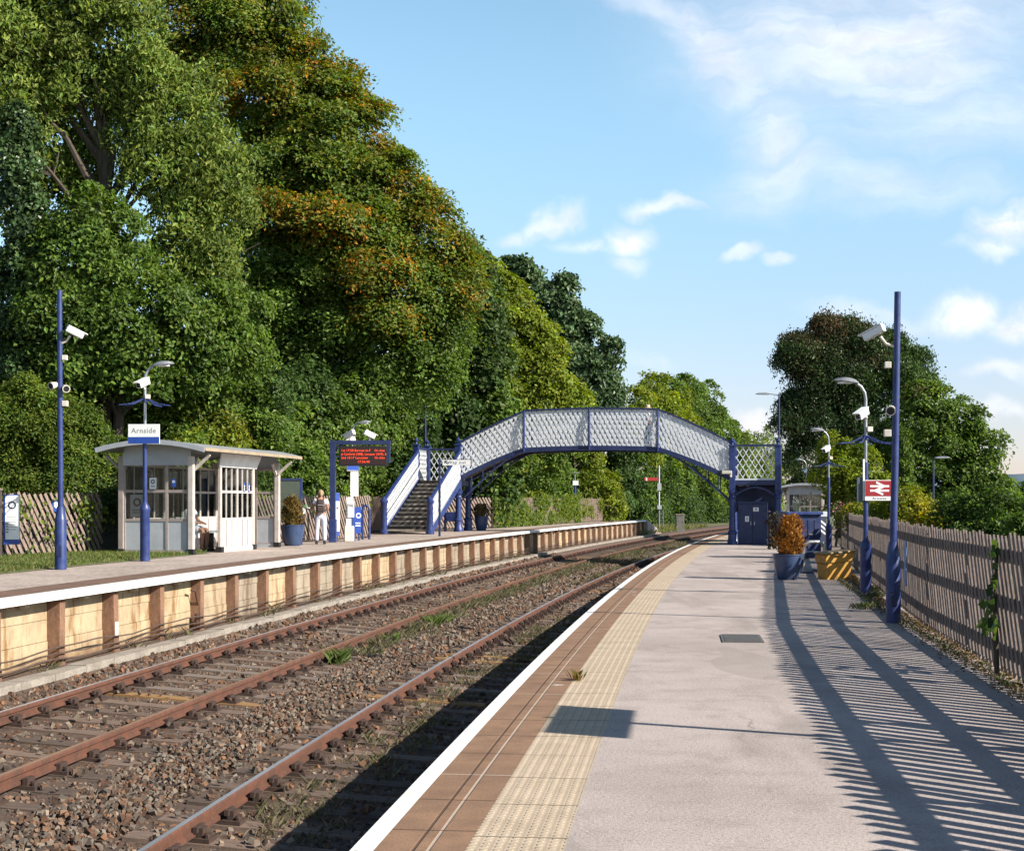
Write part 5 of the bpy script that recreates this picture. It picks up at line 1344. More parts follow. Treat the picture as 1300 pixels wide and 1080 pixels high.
Vl, Cl = crown_leaves([lobe(30 + 6*math.sin(k*1.3), 560-44*k, 41.5, 36 - 1.3*k, sz=1.15) for k in range(10)], DEEP, .13, .3, 14, 1.9, .4, .6, .85, .75, .35, .2); nleaf += len(Vl)//4
leaf_object('ivy', Vl - np.array((-13.7,42.0,.6)), Cl, LEAFD, ivt); MB().tube([(0,0,-.3),(.1,0,5),(-.05,0,9.5)], [.4,.3,.2], 10).build('trunk', BARK, ivt, True)
Y = 41.5
tree('hazel_tree', 'light green bushy tree in front of the ash, behind the camera pole', (-11.6,42.5,.5),
  [lobe(120,285,Y,50), lobe(100,335,Y,62), lobe(160,345,Y,56), lobe(70,400,Y,60), lobe(140,410,Y,62), lobe(205,395,Y,58), lobe(255,410,Y+.5,50), lobe(100,460,Y,50), lobe(180,460,Y,50), lobe(290,395,Y+1.5,42), lobe(245,460,Y+.5,42), lobe(300,450,Y+2,40), lobe(40,345,Y+.5,46,DARK), lobe(30,450,Y+.5,50,DARK)],
  GREEN, group=GRP, leaf=.15, spray=.5, per=14, cover=1.15, flat=.35, droop=.5, asp=.6, trunk=.18, twigs=2)
Y = 37.5
tree('leafy_shrub', 'bright green bushy shrub behind the left slat fence', (-12.3,37.5,.5),
  [lobe(-5,560,Y,62), lobe(45,548,Y,52), lobe(90,560,Y,48), lobe(15,615,Y,50), lobe(70,610,Y,52), lobe(118,590,Y+.4,38), lobe(120,628,Y+.4,36,DARK), lobe(20,520,Y,40), lobe(150,610,Y+1.6,34,DARK)],
  [(.075,.115,.018),(.095,.14,.022),(.055,.095,.018),(.115,.15,.02)], cat='shrub', leaf=.095, spray=.34, per=16, cover=1.3, flat=.5, droop=.2, asp=.5, trunk=.06)
Y = 44
tree('elder_shrub', 'mixed green and russet shrub overhanging the shelter roof', (-9.6,44.2,.5),
  [lobe(185,505,Y,46), lobe(235,500,Y,48), lobe(285,510,Y+1,46), lobe(150,540,Y,42,DARK), lobe(210,550,Y,45), lobe(265,555,Y,40,OLIVE), lobe(325,545,Y+2,45), lobe(340,500,Y+2.5,40,DARK), lobe(170,600,Y-2.5,45,GREEN+LIME), lobe(215,605,Y-2.2,44,LIME), lobe(255,600,Y-1,46,GREEN+LIME), lobe(320,605,Y+1,45,GREEN), lobe(290,620,Y,36,LIME), lobe(190,640,Y-3,34,GREEN), lobe(250,645,Y-1.5,34,GREEN), lobe(70,500,Y-1,40,DARK)],
  GREEN, cat='shrub', leaf=.15, spray=.45, per=14, cover=1.3, flat=.4, droop=.4, asp=.55, trunk=.09)
Y = 57
tree('beech_tree', 'tallest tree, olive green turning orange, rising off the top of the frame', (-10.2,58,.8),
  [lobe(300,-10,Y,80,OLIVE+GREEN), lobe(250,25,Y,60,TINT), lobe(335,20,Y,44,TINT), lobe(240,75,Y,52,TINT), lobe(300,70,Y,70,OLIVE+GREEN), lobe(345,77,Y-.5,50,TINT), lobe(385,64,Y,30,TINT), lobe(405,110,Y-.5,50,TINT), lobe(430,120,Y,30,TINT), lobe(340,140,Y-1,62,TINT), lobe(410,160,Y-1,58,OLIVE+GREEN), lobe(455,170,Y-.5,46,TINT), lobe(482,210,Y-.5,36,TINT), lobe(340,200,Y-1,58), lobe(400,215,Y-1.5,60,OLIVE+GREEN), lobe(455,230,Y-1.5,58,OLIVE+GREEN), lobe(505,246,Y-1,44,TINT), lobe(542,276,Y-1,36,TINT), lobe(335,262,Y-3,34,BAND,1.2,.6), lobe(380,268,Y-3.2,36,BAND,1.5,.55), lobe(430,282,Y-3.2,36,BAND,1.4,.6), lobe(400,300,Y-2,46,OLIVE+GREEN), lobe(340,315,Y-1.5,50), lobe(470,300,Y-2,50,OLIVE+GREEN), lobe(535,310,Y-1.5,52,TINT), lobe(575,314,Y-.5,30,GREEN), lobe(480,345,Y-3,36,BAND,1.4,.6), lobe(430,350,Y-2,50,OLIVE+GREEN), lobe(370,365,Y-2,48), lobe(520,370,Y-2,52,OLIVE+GREEN), lobe(575,365,Y-1.5,46,TINT), lobe(490,405,Y-3,34,TINT,1.5,.6), lobe(440,405,Y-2,48), lobe(385,420,Y-2,46), lobe(550,420,Y-1.5,48), lobe(330,385,Y-1.5,42), lobe(500,440,Y-2,50), lobe(420,460,Y-1.5,46,DARK), lobe(360,470,Y-1,45,DARK), lobe(470,480,Y-2,40,GREEN), lobe(540,470,Y-1.5,42,GREEN), lobe(320,430,Y-1,40,DARK), lobe(400,240,Y+4,105,GREEN,dens=.55), lobe(345,370,Y+4,95,DARK,dens=.6), lobe(480,380,Y+4,95,DARK,dens=.6), lobe(310,160,Y+4,90,GREEN,dens=.5), lobe(300,340,Y+2,60,DARK,dens=.7)],
  GREEN, group=GRP, leaf=.165, spray=.7, per=17, cover=1.08, flat=.26, droop=.25, asp=.6, trunk=.42, bark=BARKP, shell=.5, up=.6, twigs=2, gap=.14)
Y = 52.5
tree('bramble_thicket', 'dense lit thicket of leaves behind the departure display', (-8.4,53.5,.5),
  [lobe(345,560,Y-2,46), lobe(395,545,Y,52), lobe(440,530,Y+1,44), lobe(480,545,64,44), lobe(410,595,Y-1,48), lobe(448,585,Y,36), lobe(365,610,Y-3,42), lobe(500,590,65,40,DARK), lobe(390,640,Y-4,36), lobe(430,630,Y,32), lobe(482,620,64,34), lobe(330,620,Y-4,40,DARK), lobe(512,540,66,40,DARK), lobe(350,510,Y,44,GREEN), lobe(390,500,Y,40,DARK)],
  GREEN + [(.085,.125,.03)], cat='shrub', leaf=.16, spray=.45, per=15, cover=1.3, flat=.35, droop=.35, asp=.62, trunk=.1)
Y = 70
tree('sycamore_tree', 'dark sycamore with a shaded hollow behind the footbridge steps', (-3.8,71,.8),
  [lobe(590,345,Y,32), lobe(600,385,Y-1,36), lobe(560,440,Y-1,44), lobe(600,430,Y-1,42), lobe(560,490,Y-1,42,DARK), lobe(610,475,Y-1,40), lobe(530,520,Y-2,40,DARK), lobe(580,535,Y-1.5,38,DARK), lobe(620,520,Y-1,36,GREEN), lobe(545,570,Y-1.5,40,DARK), lobe(605,575,Y-1.5,40), lobe(640,585,Y-1,36,GREEN), lobe(520,480,Y,44,DARK), lobe(570,610,Y-2,36,DARK), lobe(620,620,Y-1,34,DARK), lobe(500,520,Y,40,DARK)],
  [(.05,.085,.022),(.065,.105,.028),(.04,.07,.018)], group=GRP, leaf=.24, spray=.7, per=12, cover=1.2, flat=.25, droop=.5, asp=.75, trunk=.3, shell=.5)
Y = 76
tree('lime_tree', 'yellow green lime tree beside the dark sycamores above the footbridge', (-.6,77,.8),
  [lobe(612,345,Y,22,LIME), lobe(635,370,Y,26), lobe(655,385,Y,28), lobe(625,405,Y-.5,34), lobe(665,420,Y,34), lobe(640,445,Y-.5,36), lobe(690,440,Y,28), lobe(675,465,Y,34), lobe(705,470,Y,28), lobe(640,490,Y-.5,36), lobe(690,500,Y,32), lobe(725,505,Y+.5,26), lobe(660,525,Y,30), lobe(610,445,Y,30,OLIVE), lobe(655,560,Y-.5,34,LIME+YELLOW), lobe(630,535,Y-1,28,LIME+YELLOW), lobe(690,570,Y,34,GREEN), lobe(720,545,Y,30,GREEN)],
  LIME, group=GRP, leaf=.20, spray=.6, per=14, cover=1.25, flat=.25, droop=.35, asp=.65, trunk=.28, up=.55)
Y = 98
tree('horse_chestnut', 'dark grey green chestnut tree sloping down above the middle of the footbridge', (3.6,99,.5),
  ragged([lobe(655,352,Y,18), lobe(682,368,Y,28), lobe(712,385,Y,30), lobe(668,395,Y,30), lobe(735,415,Y,28), lobe(705,425,Y,34), lobe(755,450,Y,28), lobe(728,455,Y,32), lobe(770,482,Y,24), lobe(748,492,Y,30), lobe(782,510,Y,18), lobe(715,490,Y,30), lobe(765,525,Y,24), lobe(735,530,Y,28), lobe(720,365,Y,16), lobe(775,545,Y,26,DARK)], 22),
  [(.055,.094,.036),(.070,.115,.048),(.044,.078,.03),(.09,.135,.06)], group=GRP, leaf=.34, spray=.7, per=11, cover=1.2, flat=.3, droop=.6, asp=.6, trunk=.4, shell=.55, mat=LEAFD)
Y = 92
tree('young_ash', 'yellow green young tree behind the ivied fence under the footbridge', (4.2,93,.2),
  [lobe(745,585,Y,26), lobe(760,615,Y,26), lobe(735,620,Y,24), lobe(775,640,Y,20), lobe(710,600,Y,26,GREEN), lobe(705,630,Y-2,24,GREEN), lobe(680,610,Y-4,28,GREEN), lobe(672,638,Y-5,20,LIME), lobe(790,600,Y+3,22,DARK), lobe(785,570,Y+3,24,DARK), lobe(640,640,Y-10,20,LIME)],
  LIME, cat='tree', group=GRP, leaf=.2, spray=.5, per=14, cover=1.2, flat=.4, droop=.4, trunk=.12)
FAR = 'trees beyond the curve of the track'
def beyond(px, Y, r):
    """never nearer than the far side of the curving tracks along that bearing"""
    a = .000775; b = .103 - (px + r*.8 - CX)/F; c = -1.565 - 13.0; d = b*b - 4*a*c
    return max(Y, (-b + math.sqrt(max(d,0)))/(2*a) + 2.5)
for (nm, lab, bx, Y, pal, lbs) in (
  ('maple_tree', 'bright yellow green tree just above the left of the bridge crown', 11.5, 128, LIME, [(808,512,22),(828,500,24),(850,508,22),(800,540,24),(835,535,28),(862,535,22),(820,565,28),(850,570,26)]),
  ('far_oak', 'mid green rounded tree beyond the right half of the bridge', 18.2, 140, GREEN, [(850,492,16),(872,498,22),(895,505,20),(880,525,26),(905,530,22),(918,548,20),(890,555,28),(925,575,22),(905,580,26),(868,575,26)]),
  ('hawthorn_tree', 'dark green tree in the shade below the right of the bridge', 14.5, 118, DARK+GREEN+GREEN, [(800,600,26),(830,600,28),(860,605,28),(890,605,28),(815,630,24),(850,628,22),(885,626,22),(915,625,26),(920,640,16),(800,655,16),(835,648,12),(870,648,12),(905,645,14)]),
  ('far_willow', 'light green leaning tree behind the right column of the bridge', 20.5, 122, LIME+GREEN, [(880,590,24),(905,600,26),(930,590,22),(925,620,26),(895,625,22),(950,600,24),(960,630,24),(940,565,18),(975,640,20)]),
  ('feathery_tree', 'thin pale feathery tree top between the bridge and the right lamp', 23, 150, ASH, [(945,560,14),(965,552,14),(975,570,18),(955,580,16),(990,585,20),(975,600,20),(1000,610,20)])):
    L_ = [lobe(a, b, beyond(a, Y + random.uniform(-1.5,1.5), r), r) for a, b, r in lbs]; m_ = sum(l['c'] for l in L_) / len(L_)
    tree(nm, lab, (float(m_[0]), float(m_[1]) + 1.5, -1.2), L_, pal, group=FAR, leaf=.32, spray=.8, per=12, cover=1.15 if nm != 'feathery_tree' else .5, flat=.35, droop=.35, trunk=.25)
RG = 'trees behind the near platform'
Y = 92
tree('copper_cedar', 'tall dark tree with drooping boughs and coppery top at the right', (21.2,93,-1.0),
  ragged([lobe(1042,442,Y,30,COPPER), lobe(1072,444,Y,30,COPPER+DEEP), lobe(1024,464,Y,24,COPPER+DEEP), lobe(1050,455,Y,42), lobe(1098,460,Y,28,COPPER+DEEP), lobe(1030,495,Y,40), lobe(1075,490,Y,44), lobe(1115,470,Y,36), lobe(1140,455,Y+1,24,DARK), lobe(1150,490,Y+1,26,DARK), lobe(1120,515,Y,42,DARK), lobe(1035,540,Y,38), lobe(1080,545,Y,42), lobe(1025,585,Y,36), lobe(1065,590,Y,38), lobe(1110,570,Y,40), lobe(1014,452,Y,10,COPPER), lobe(1014,480,Y,10,COPPER), lobe(1016,506,Y,12), lobe(1012,520,Y,24), lobe(1052,428,Y,14,COPPER), lobe(1085,430,Y,14,COPPER), lobe(1160,455,Y+1,14,DARK), lobe(1165,500,Y+1,16,DARK), lobe(1030,620,Y,30), lobe(1075,630,Y,34)], 30),
  DEEP + [(.03,.036,.016),(.042,.056,.018)], group=RG, leaf=.22, spray=1.0, per=17, cover=1.0, flat=.18, droop=.95, asp=.36, gap=.3, trunk=.5, bark=BARK, shell=.5, up=.25, mat=LEAFD, twigs=1)
Y = 74
tree('alder_tree', 'rounded mid green tree at the far right, sloping to the frame edge', (22.5,75,-1.2),
  [lobe(1165,505,Y,22,COPPER+GREEN), lobe(1185,512,Y,26), lobe(1215,530,Y,30), lobe(1165,545,Y,34), lobe(1205,565,Y,36), lobe(1245,570,Y,28), lobe(1150,590,Y,32), lobe(1190,610,Y,36), lobe(1235,610,Y,32), lobe(1262,615,Y,22), lobe(1275,640,Y,22), lobe(1225,645,Y,30), lobe(1300,660,Y,20), lobe(1170,640,Y,30), lobe(1130,560,Y+2,28,DARK)],
  GREEN, group=RG, leaf=.2, spray=.55, per=14, cover=1.2, flat=.35, droop=.35, trunk=.3)
ivc = thing('ivy_column', 'tall narrow pillar of ivy beside the tallest right hand pole', 'ivy', (17.6,66,-1.0))
Vl, Cl = crown_leaves([lobe(1147,560+26*k,66,9+.6*k,sz=2) for k in range(5)], GREEN, .12, .25, 12, 1.6, .4, .5, .8, .6, .6, .2)
leaf_object('foliage', Vl - np.array((17.6,66,-1.0)), Cl, LEAF, ivc); MB().tube([(0,0,0),(0,0,5)], .12, 8).build('trunk', BARK, ivc, True)
for nm, lab, Y, lbs, pal, lsz in (
  ('laurel_shrub', 'light yellow green shrub behind the fence end, left of the red sign', 56, [(1062,600,26),(1088,590,28),(1070,632,26),(1105,625,28),(1095,650,24),(1058,570,20)], LIME, .16),
  ('conifer_shrub', 'low yellow green conifer hedge behind the fence right of the red sign', 40, [(1090,655,20),(1125,650,24),(1150,640,24),(1175,655,22),(1200,660,20),(1110,672,18),(1160,672,18)], LIME + YELLOW, .10),
  ('dogwood_shrub', 'dark green shrub behind the fence near the right edge', 34, [(1215,655,26),(1250,650,30),(1285,655,32),(1320,660,34),(1230,685,24),(1275,690,26),(1320,700,30)], GREEN + DARK, .10),
  ('bramble_shrub', 'grey green bramble bush low at the right edge behind the fence', 24, [(1300,672,18),(1345,680,32),(1400,690,40)], GREEN, .09),
  ('bindweed_shrub', 'pale yellow leaved climber rising above the fence right of the pole', 36, [(1172,655,14),(1180,668,14)], YELLOW, .14)):
    c = atY(lbs[0][0], 640, Y)
    tree(nm, lab, (c.x, Y+.5, -.8), [lobe(a, b, Y + random.uniform(-.5,.8), r) for a, b, r in lbs], pal, cat='shrub', leaf=lsz, spray=.34, per=14, cover=1.3, flat=.4, droop=.2, asp=.5, trunk=.05)
# dim woodland mass closing the gaps under the crowns
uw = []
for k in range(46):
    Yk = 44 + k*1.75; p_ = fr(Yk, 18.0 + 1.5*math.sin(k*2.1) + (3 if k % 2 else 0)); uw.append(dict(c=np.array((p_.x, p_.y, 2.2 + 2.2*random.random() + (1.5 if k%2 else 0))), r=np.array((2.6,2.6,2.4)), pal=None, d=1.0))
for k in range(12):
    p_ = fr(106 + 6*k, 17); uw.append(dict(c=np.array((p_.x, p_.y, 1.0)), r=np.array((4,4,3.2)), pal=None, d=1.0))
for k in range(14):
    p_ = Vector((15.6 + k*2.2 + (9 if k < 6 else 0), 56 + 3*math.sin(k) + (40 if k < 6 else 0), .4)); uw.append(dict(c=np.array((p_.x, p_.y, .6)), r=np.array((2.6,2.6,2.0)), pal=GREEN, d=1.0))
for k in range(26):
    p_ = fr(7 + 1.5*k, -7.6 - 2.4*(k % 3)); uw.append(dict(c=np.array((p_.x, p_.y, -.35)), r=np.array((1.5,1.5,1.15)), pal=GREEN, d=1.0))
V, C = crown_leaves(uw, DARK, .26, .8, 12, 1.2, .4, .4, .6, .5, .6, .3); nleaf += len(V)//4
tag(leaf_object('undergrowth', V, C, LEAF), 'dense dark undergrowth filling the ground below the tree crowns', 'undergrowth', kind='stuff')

# --- climbers on the far fence
def climber(name, label, pts, z0, z1, n, pal, leaf, cat='climbing plant', patch=.5):
    t = thing(name, label, cat, pts[0]); P = []; L = [ (Vector(b)-Vector(a)).length for a,b in zip(pts,pts[1:])]
    tot = sum(L)
    cl = [(rng.random()*tot, rng.uniform(z0,z1), rng.uniform(.3,.9)) for _ in range(int(tot*patch*2.2)+1)]
    out = []
    for _ in range(n):
        s, z, r = cl[rng.integers(len(cl))]
        s = s + rng.normal()*r*.6; z = z + rng.normal()*r*.45
        if not (0 < s < tot) or not (z0 < z < z1 + rng.normal()*.1): continue
        q = s
        for (a,b),l in zip(zip(pts,pts[1:]),L):
            if q <= l: break
            q -= l
        a, b = Vector(a), Vector(b); d = (b-a).normalized(); nn = Vector((d.y,-d.x,0)); p = a + d*q + nn*abs(rng.normal())*.13 + Vector((0,0,z)); out.append((*p, nn.x, nn.y, .35))
    A = np.array(out); C = pick(pal, len(A)) * rng.uniform(.7,1.3,(len(A),1))
    V, C = leaves(A[:,:3], A[:,3:], leaf, C, .5, .8)
    leaf_object('foliage', V - np.array(pts[0]), C, LEAF, t)
    mb = MB()
    for k in range(6):
        a = Vector(pts[0]).lerp(Vector(pts[1]), k/6) - Vector(pts[0]); mb.tube([a, a+Vector((.05,-.05,.5)), a+Vector((.15,-.04,1.1))], [.018,.012,.006], 5)
    mb.build('stem', BARK, t); return t
climber('ivy', 'mass of green creepers and ivy covering the far platform fence', lf4[:3], .02, 1.55, 16000, LIME+GREEN, .12, patch=1.6)
climber('ivy', 'thin creeper on the last bare panels of the far platform fence', lf4[2:], .2, 1.5, 900, LIME, .12, patch=.3)
climber('ivy', 'dark creepers over the slat fence in the shade left of the shelter', [tuple(Vector(p)+Vector((0,.05,0))) for p in lf[1:]], .1, 1.45, 420, GREEN+LIME, .10, patch=.5)
v1 = fr(15.2,-4.70,0); v2 = fr(14.6,-4.70,0)
t = thing('vine', 'broad leaved vine climbing the near platform fence at the right', 'climbing plant', v1)
A = []
for _ in range(46):
    q = rng.random(); z = rng.uniform(.35,1.3); p = v1.lerp(v2, .5 + rng.normal()*.12) if z > .72 else v1.lerp(v2, rng.uniform(-.8,.8)); A.append((p.x - .05 - .05*rng.random(), p.y, z if z > .72 else .35 + .35*rng.random(), -.9,-.3,.3))
A = np.array(A); V, C = leaves(A[:,:3], A[:,3:], np.where(A[:,2] < .72, .15, .085), pick(DARK+GREEN, len(A)), .5, .9); leaf_object('foliage', V - np.array(v1), C, LEAF, t)
mb = MB(); w_ = v1.lerp(v2,.5) - v1; mb.tube([w_ + Vector((-.04,0,0)), w_ + Vector((-.05,.04,.6)), w_ + Vector((-.04,0,1.3))], [.03,.025,.015], 6); mb.build('stem', BARK, t)
v = Vector((10.85,47.2,1.38)); t = thing('flowering_plant', 'pink and white flowers spilling over the broad timber post', 'plant', v)
A = np.array([(v.x + rng.normal()*.28, v.y + rng.normal()*.1, v.z + abs(rng.normal())*.13, 0,-.5,.8) for _ in range(420)]); pal = GREEN + [(.35,.12,.14),(.45,.25,.25),(.2,.05,.06)]
V, C = leaves(A[:,:3], A[:,3:], .075, pick(pal, len(A)), .2, .8); leaf_object('foliage', V - np.array(v), C, LEAF, t)
t = thing('vine', 'dark leaved vine and pale bindweed tangled on the trellis by the cupboard', 'climbing plant', tl_.location)
A = np.array([(tl_.location.x + .62*s_*math.cos(R(-50)), tl_.location.y + .62*s_*math.sin(R(-50)) - .05, z_, -.3,-.8,.4) for s_, z_ in zip(rng.uniform(-1,1,620), rng.uniform(.05,1.3,620))]); A[:,:3] += rng.normal(0,.05,(len(A),3))
V, C = leaves(A[:,:3], A[:,3:], .09, pick([(.06,.035,.028),(.04,.035,.02),(.05,.06,.02),(.08,.045,.03),(.3,.27,.24)], len(A), [4,3,3,2,.6]), .4, .8); leaf_object('foliage', V - np.array(tl_.location), C, LEAF, t)

# --- conifers in the pots
def pot_conifer(label, base, w, h, pal, n, bushy=1.0):
    t = thing('potted_conifer', label, 'shrub', base, 0, 'conifers in the blue pots')
    z = rng.beta(1.15,1.25,n)*h; prof = np.interp(z/h, [0,.12,.4,.75,.92,1], [.62,.9,1,.86,.66,.34]) * w
    a = rng.uniform(0, 6.283, n); lump = 1 + .24*np.sin(3*a + 5*z/h*2) + .18*np.sin(7*a - 9*z/h) + np.where(rng.random(n) < .12, rng.uniform(.1,.45,n), 0); z = z + np.where(rng.random(n) < .10, rng.uniform(0,.10,n), 0)
    rr = prof * lump * rng.uniform(.35,1.08,n)**.5
    P = np.stack([rr*np.cos(a), rr*np.sin(a), z],1); Nn = np.stack([np.cos(a), np.sin(a), .2*np.ones(n)],1)
    Vd = np.stack([np.cos(a)*.45, np.sin(a)*.45, np.ones(n)],1)
    L = .075 * rng.uniform(.6,1.4,(n,1)); Vd = unit(Vd + rng.normal(0,.25,(n,3))); Bd = unit(np.cross(Vd, Nn)); Nn = np.cross(Bd, Vd)
    V = np.stack([P, P + Vd*L*.5 + Bd*L*.3, P + Vd*L + Nn*L*.15, P + Vd*L*.5 - Bd*L*.3],1).reshape(-1,3)
    C = np.repeat(pick(pal, n) * rng.uniform(.65,1.35,(n,1)), 4, 0)
    leaf_object('foliage', V, C, NEEDLE, t); MB().tube([(0,0,-.05),(0,0,h*.8)], [.03,.01], 6).build('stem', BARK, t); return t
RUST = [(.34,.145,.028),(.28,.115,.025),(.22,.09,.022),(.38,.18,.04)]
pot_conifer('coppery orange upright conifer in the dark pot on the near platform', PL1 + Vector((.05,0,.5)), .235, .84, RUST, 5200)
pot_conifer('browning conifer in the pot beside the shelter', PL2 + Vector((0,0,.52)), .25, .80, [(.20,.12,.03),(.15,.10,.03),(.24,.15,.04),(.09,.09,.03)], 2600)
pot_conifer('brown spiky plant in the pot behind the bridge column', PL3 + Vector((0,0,.56)), .33, .55, [(.11,.075,.035),(.08,.07,.03),(.14,.10,.04)], 1500)

# --- grass, weeds and litter
def blades(P, h, C, lean=.35, w=.008):
    n = len(P); a = rng.uniform(0,6.283,n); h = h*rng.uniform(.5,1.3,n); d = np.stack([np.cos(a),np.sin(a),np.zeros(n)],1); s = np.stack([-d[:,1],d[:,0],d[:,2]*0],1)
    ww = w*rng.uniform(.7,1.4,(n,1)); up = np.array([0,0,1.]); H = h[:,None]
    V = np.stack([P - s*ww, P + s*ww, P + up*H*.6 + d*H*lean*.35 + s*ww*.7, P + up*H + d*H*lean],1).reshape(-1,3)
    return V, np.repeat(C,4,0)
n = 26000; Yg = rng.uniform(20,33.2,n); ug = rng.uniform(10.05,14.2,n); X_, Y_ = frv(Yg, ug)
V1, C1 = blades(np.stack([X_,Y_,np.full(n,ZL+.02)],1), np.full(n,.075), pick([(.10,.15,.03),(.13,.17,.035),(.08,.12,.025),(.20,.18,.07)], n), .6, .007)
tag(leaf_object('lawn_grass', V1, C1, BLADE), 'short sunlit grass strip between the far platform paving and the slat fence', 'grass', kind='stuff')
DRY = [(.19,.155,.095),(.145,.12,.07),(.12,.125,.055),(.23,.195,.13),(.09,.105,.04)]
Vs, Cs = [], []
def tuft(Yc, uc, n, spread, h, pal, z=None):
    yy = Yc + rng.normal(0,spread*1.5,n); uu = uc + rng.normal(0,spread,n); X_, Y_ = frv(yy, uu)
    zz = np.interp(uu, [-.3,0,.75,2.25,4.35,5.95,6.2,6.42,7.1], [-1.16,-1.14,-1.10,-1.01,-.90,-.81,-.74,-.60,-.48])
    V, C = blades(np.stack([X_,Y_,zz],1), np.full(n,h*.8), pick(pal,n)*rng.uniform(.6,1.1,(n,1)), .9, .0032); Vs.append(V); Cs.append(C)
for k in range(330):                      # pale weeds along the inner rail of the far track
    Yc = rng.uniform(24,75); tuft(Yc, 4.1 + rng.normal()*.2, 46, .10, rng.uniform(.08,.22), DRY)
for k in range(170): tuft(rng.uniform(46,95), rng.uniform(2.4,4.6), 26, .14, rng.uniform(.12,.26), DRY)
for k in range(120): tuft(rng.uniform(11,34), rng.uniform(1.25,2.0), 34, .09, rng.uniform(.05,.15), DRY)
for k in range(30): tuft(rng.uniform(12,30), rng.uniform(.2,1.1), 16, .07, .09, DRY+GREEN)
for Yc, uc, h in ((23.0,4.05,.34),(23.3,4.1,.3),(26.6,4.0,.24),(30.0,3.9,.34),(30.4,3.85,.3),(31.2,3.9,.26),(40,1.1,.2),(44,1.0,.2)):
    for q in range(3): tuft(Yc, uc, 34, .06, h*.8, [(.11,.17,.035),(.14,.18,.05),(.12,.13,.05)])
for k in range(60): tuft(rng.uniform(14,60), rng.uniform(6.55,6.95), 14, .06, rng.uniform(.08,.22), DRY)
tag(leaf_object('track_weeds', np.concatenate(Vs), np.concatenate(Cs), BLADE), 'dry pale weeds and green tufts growing between the rails', 'weeds', kind='stuff')
Vs, Cs = [], []
n = 5200; yy = rng.uniform(11,40,n); uu = -np.interp(yy,[2,26,48],[4.66,4.86,5.4]) + abs(rng.normal(0,.16,n)); X_, Y_ = frv(yy,uu)
V, C = leaves(np.stack([X_,Y_,rng.uniform(.01,.03,n)],1), np.tile([0,0,1.],(n,1)), .045, pick([(.22,.13,.05),(.15,.085,.04),(.30,.2,.08),(.09,.06,.035),(.08,.11,.03)], n), 0, .6); Vs.append(V); Cs.append(C)
n = 700; yy = rng.uniform(13,34,n); uu = -4.62 + abs(rng.normal(0,.06,n)); X_, Y_ = frv(yy,uu)
V, C = blades(np.stack([X_,Y_,np.zeros(n)],1), np.full(n,.07), pick(DRY+DRY+GREEN,n), .8, .004); Vs.append(V); Cs.append(C)
for k in range(5):
    b = at(1112 + rng.normal()*12, 765 + rng.normal()*8, 0); n = 90; P = np.array(b) + rng.normal(0,.1,(n,3))*np.array([1,1,.0]) + np.array([0,0,.03]); V, C = blades(P, np.full(n,.09), pick(GREEN+DRY+DRY,n), .9, .005); Vs.append(V); Cs.append(C)
tag(leaf_object('leaf_litter', np.concatenate(Vs), np.concatenate(Cs), BLADE), 'dead leaves and weeds gathered along the foot of the near platform fence', 'leaf litter', kind='stuff')
Vs, Cs = [], []
n = 7000; yy = rng.uniform(95,125,n); uu = rng.uniform(6.6,11,n); X_, Y_ = frv(yy,uu)
V, C = blades(np.stack([X_,Y_,np.full(n,-.5)],1), np.full(n,.32), pick(LIME+DRY,n), .6, .02); 
tag(leaf_object('verge_grass', V, C, BLADE), 'rough pale grass beyond the end of the far platform', 'grass', kind='stuff')
t = thing('weed', 'small reddish weed growing from the joint of the brown paving', 'weed', fr(14.0,-.60,0))
n = 60; V, C = blades(rng.normal(0,.03,(n,3))*np.array([1,2,0]), np.full(n,.10), pick([(.16,.12,.03),(.25,.10,.04),(.12,.13,.03)],n), .6, .003); leaf_object('foliage', V, C, BLADE, t)
print('LEAVES', nleaf)
# ================================================================== CAMERA, SUN, SKY
cam = bpy.data.cameras.new('camera'); co = bpy.data.objects.new('camera', cam); COL.objects.link(co)
cam.sensor_fit = 'HORIZONTAL'; cam.sensor_width = 36; cam.lens = 36 * F / 1300
cam.shift_y = (HZ - 540) / 1300; cam.clip_end = 8000; cam.clip_start = .05
co.location = (0, 0, EYE); co.rotation_euler = (R(90), 0, 0)
scene.camera = co
EL = R(31); AZ = math.atan2(.90, -.43)       # bearing of the sun from +Y towards +X
sun = bpy.data.lights.new('sun', 'SUN'); sun.energy = 5.0; sun.angle = R(.5); sun.color = (1, .93, .82)
so = bpy.data.objects.new('sun', sun); COL.objects.link(so)
tosun = Vector((math.sin(AZ)*math.cos(EL), math.cos(AZ)*math.cos(EL), math.sin(EL)))
so.rotation_euler = tosun.to_track_quat('Z', 'Y').to_euler(); so.location = tosun * 60
wd = bpy.data.worlds.new('World'); scene.world = wd; wd.use_nodes = True
class WT(NT):
    def __init__(s): s.t = wd.node_tree
W = WT(); bg = wd.node_tree.nodes['Background']
sky = W.n('ShaderNodeTexSky', sky_type='NISHITA'); sky.sun_disc = False; sky.sun_elevation = EL; sky.sun_rotation = AZ
sky.altitude = 0; sky.air_density = 1.0; sky.dust_density = .35; sky.ozone_density = 2.0
geo = W.co('Generated'); sp = W.n('ShaderNodeSeparateXYZ'); W.t.links.new(geo, sp.inputs[0])
dy = W.m('MAXIMUM', W.m('ABSOLUTE', sp.outputs[1]), .08)
gx = W.m('DIVIDE', sp.outputs[0], dy); gz = W.m('DIVIDE', sp.outputs[2], dy)
cb = W.n('ShaderNodeCombineXYZ'); W.put(cb.inputs[0], gx); W.put(cb.inputs[1], gz); P0 = cb.outputs[0]
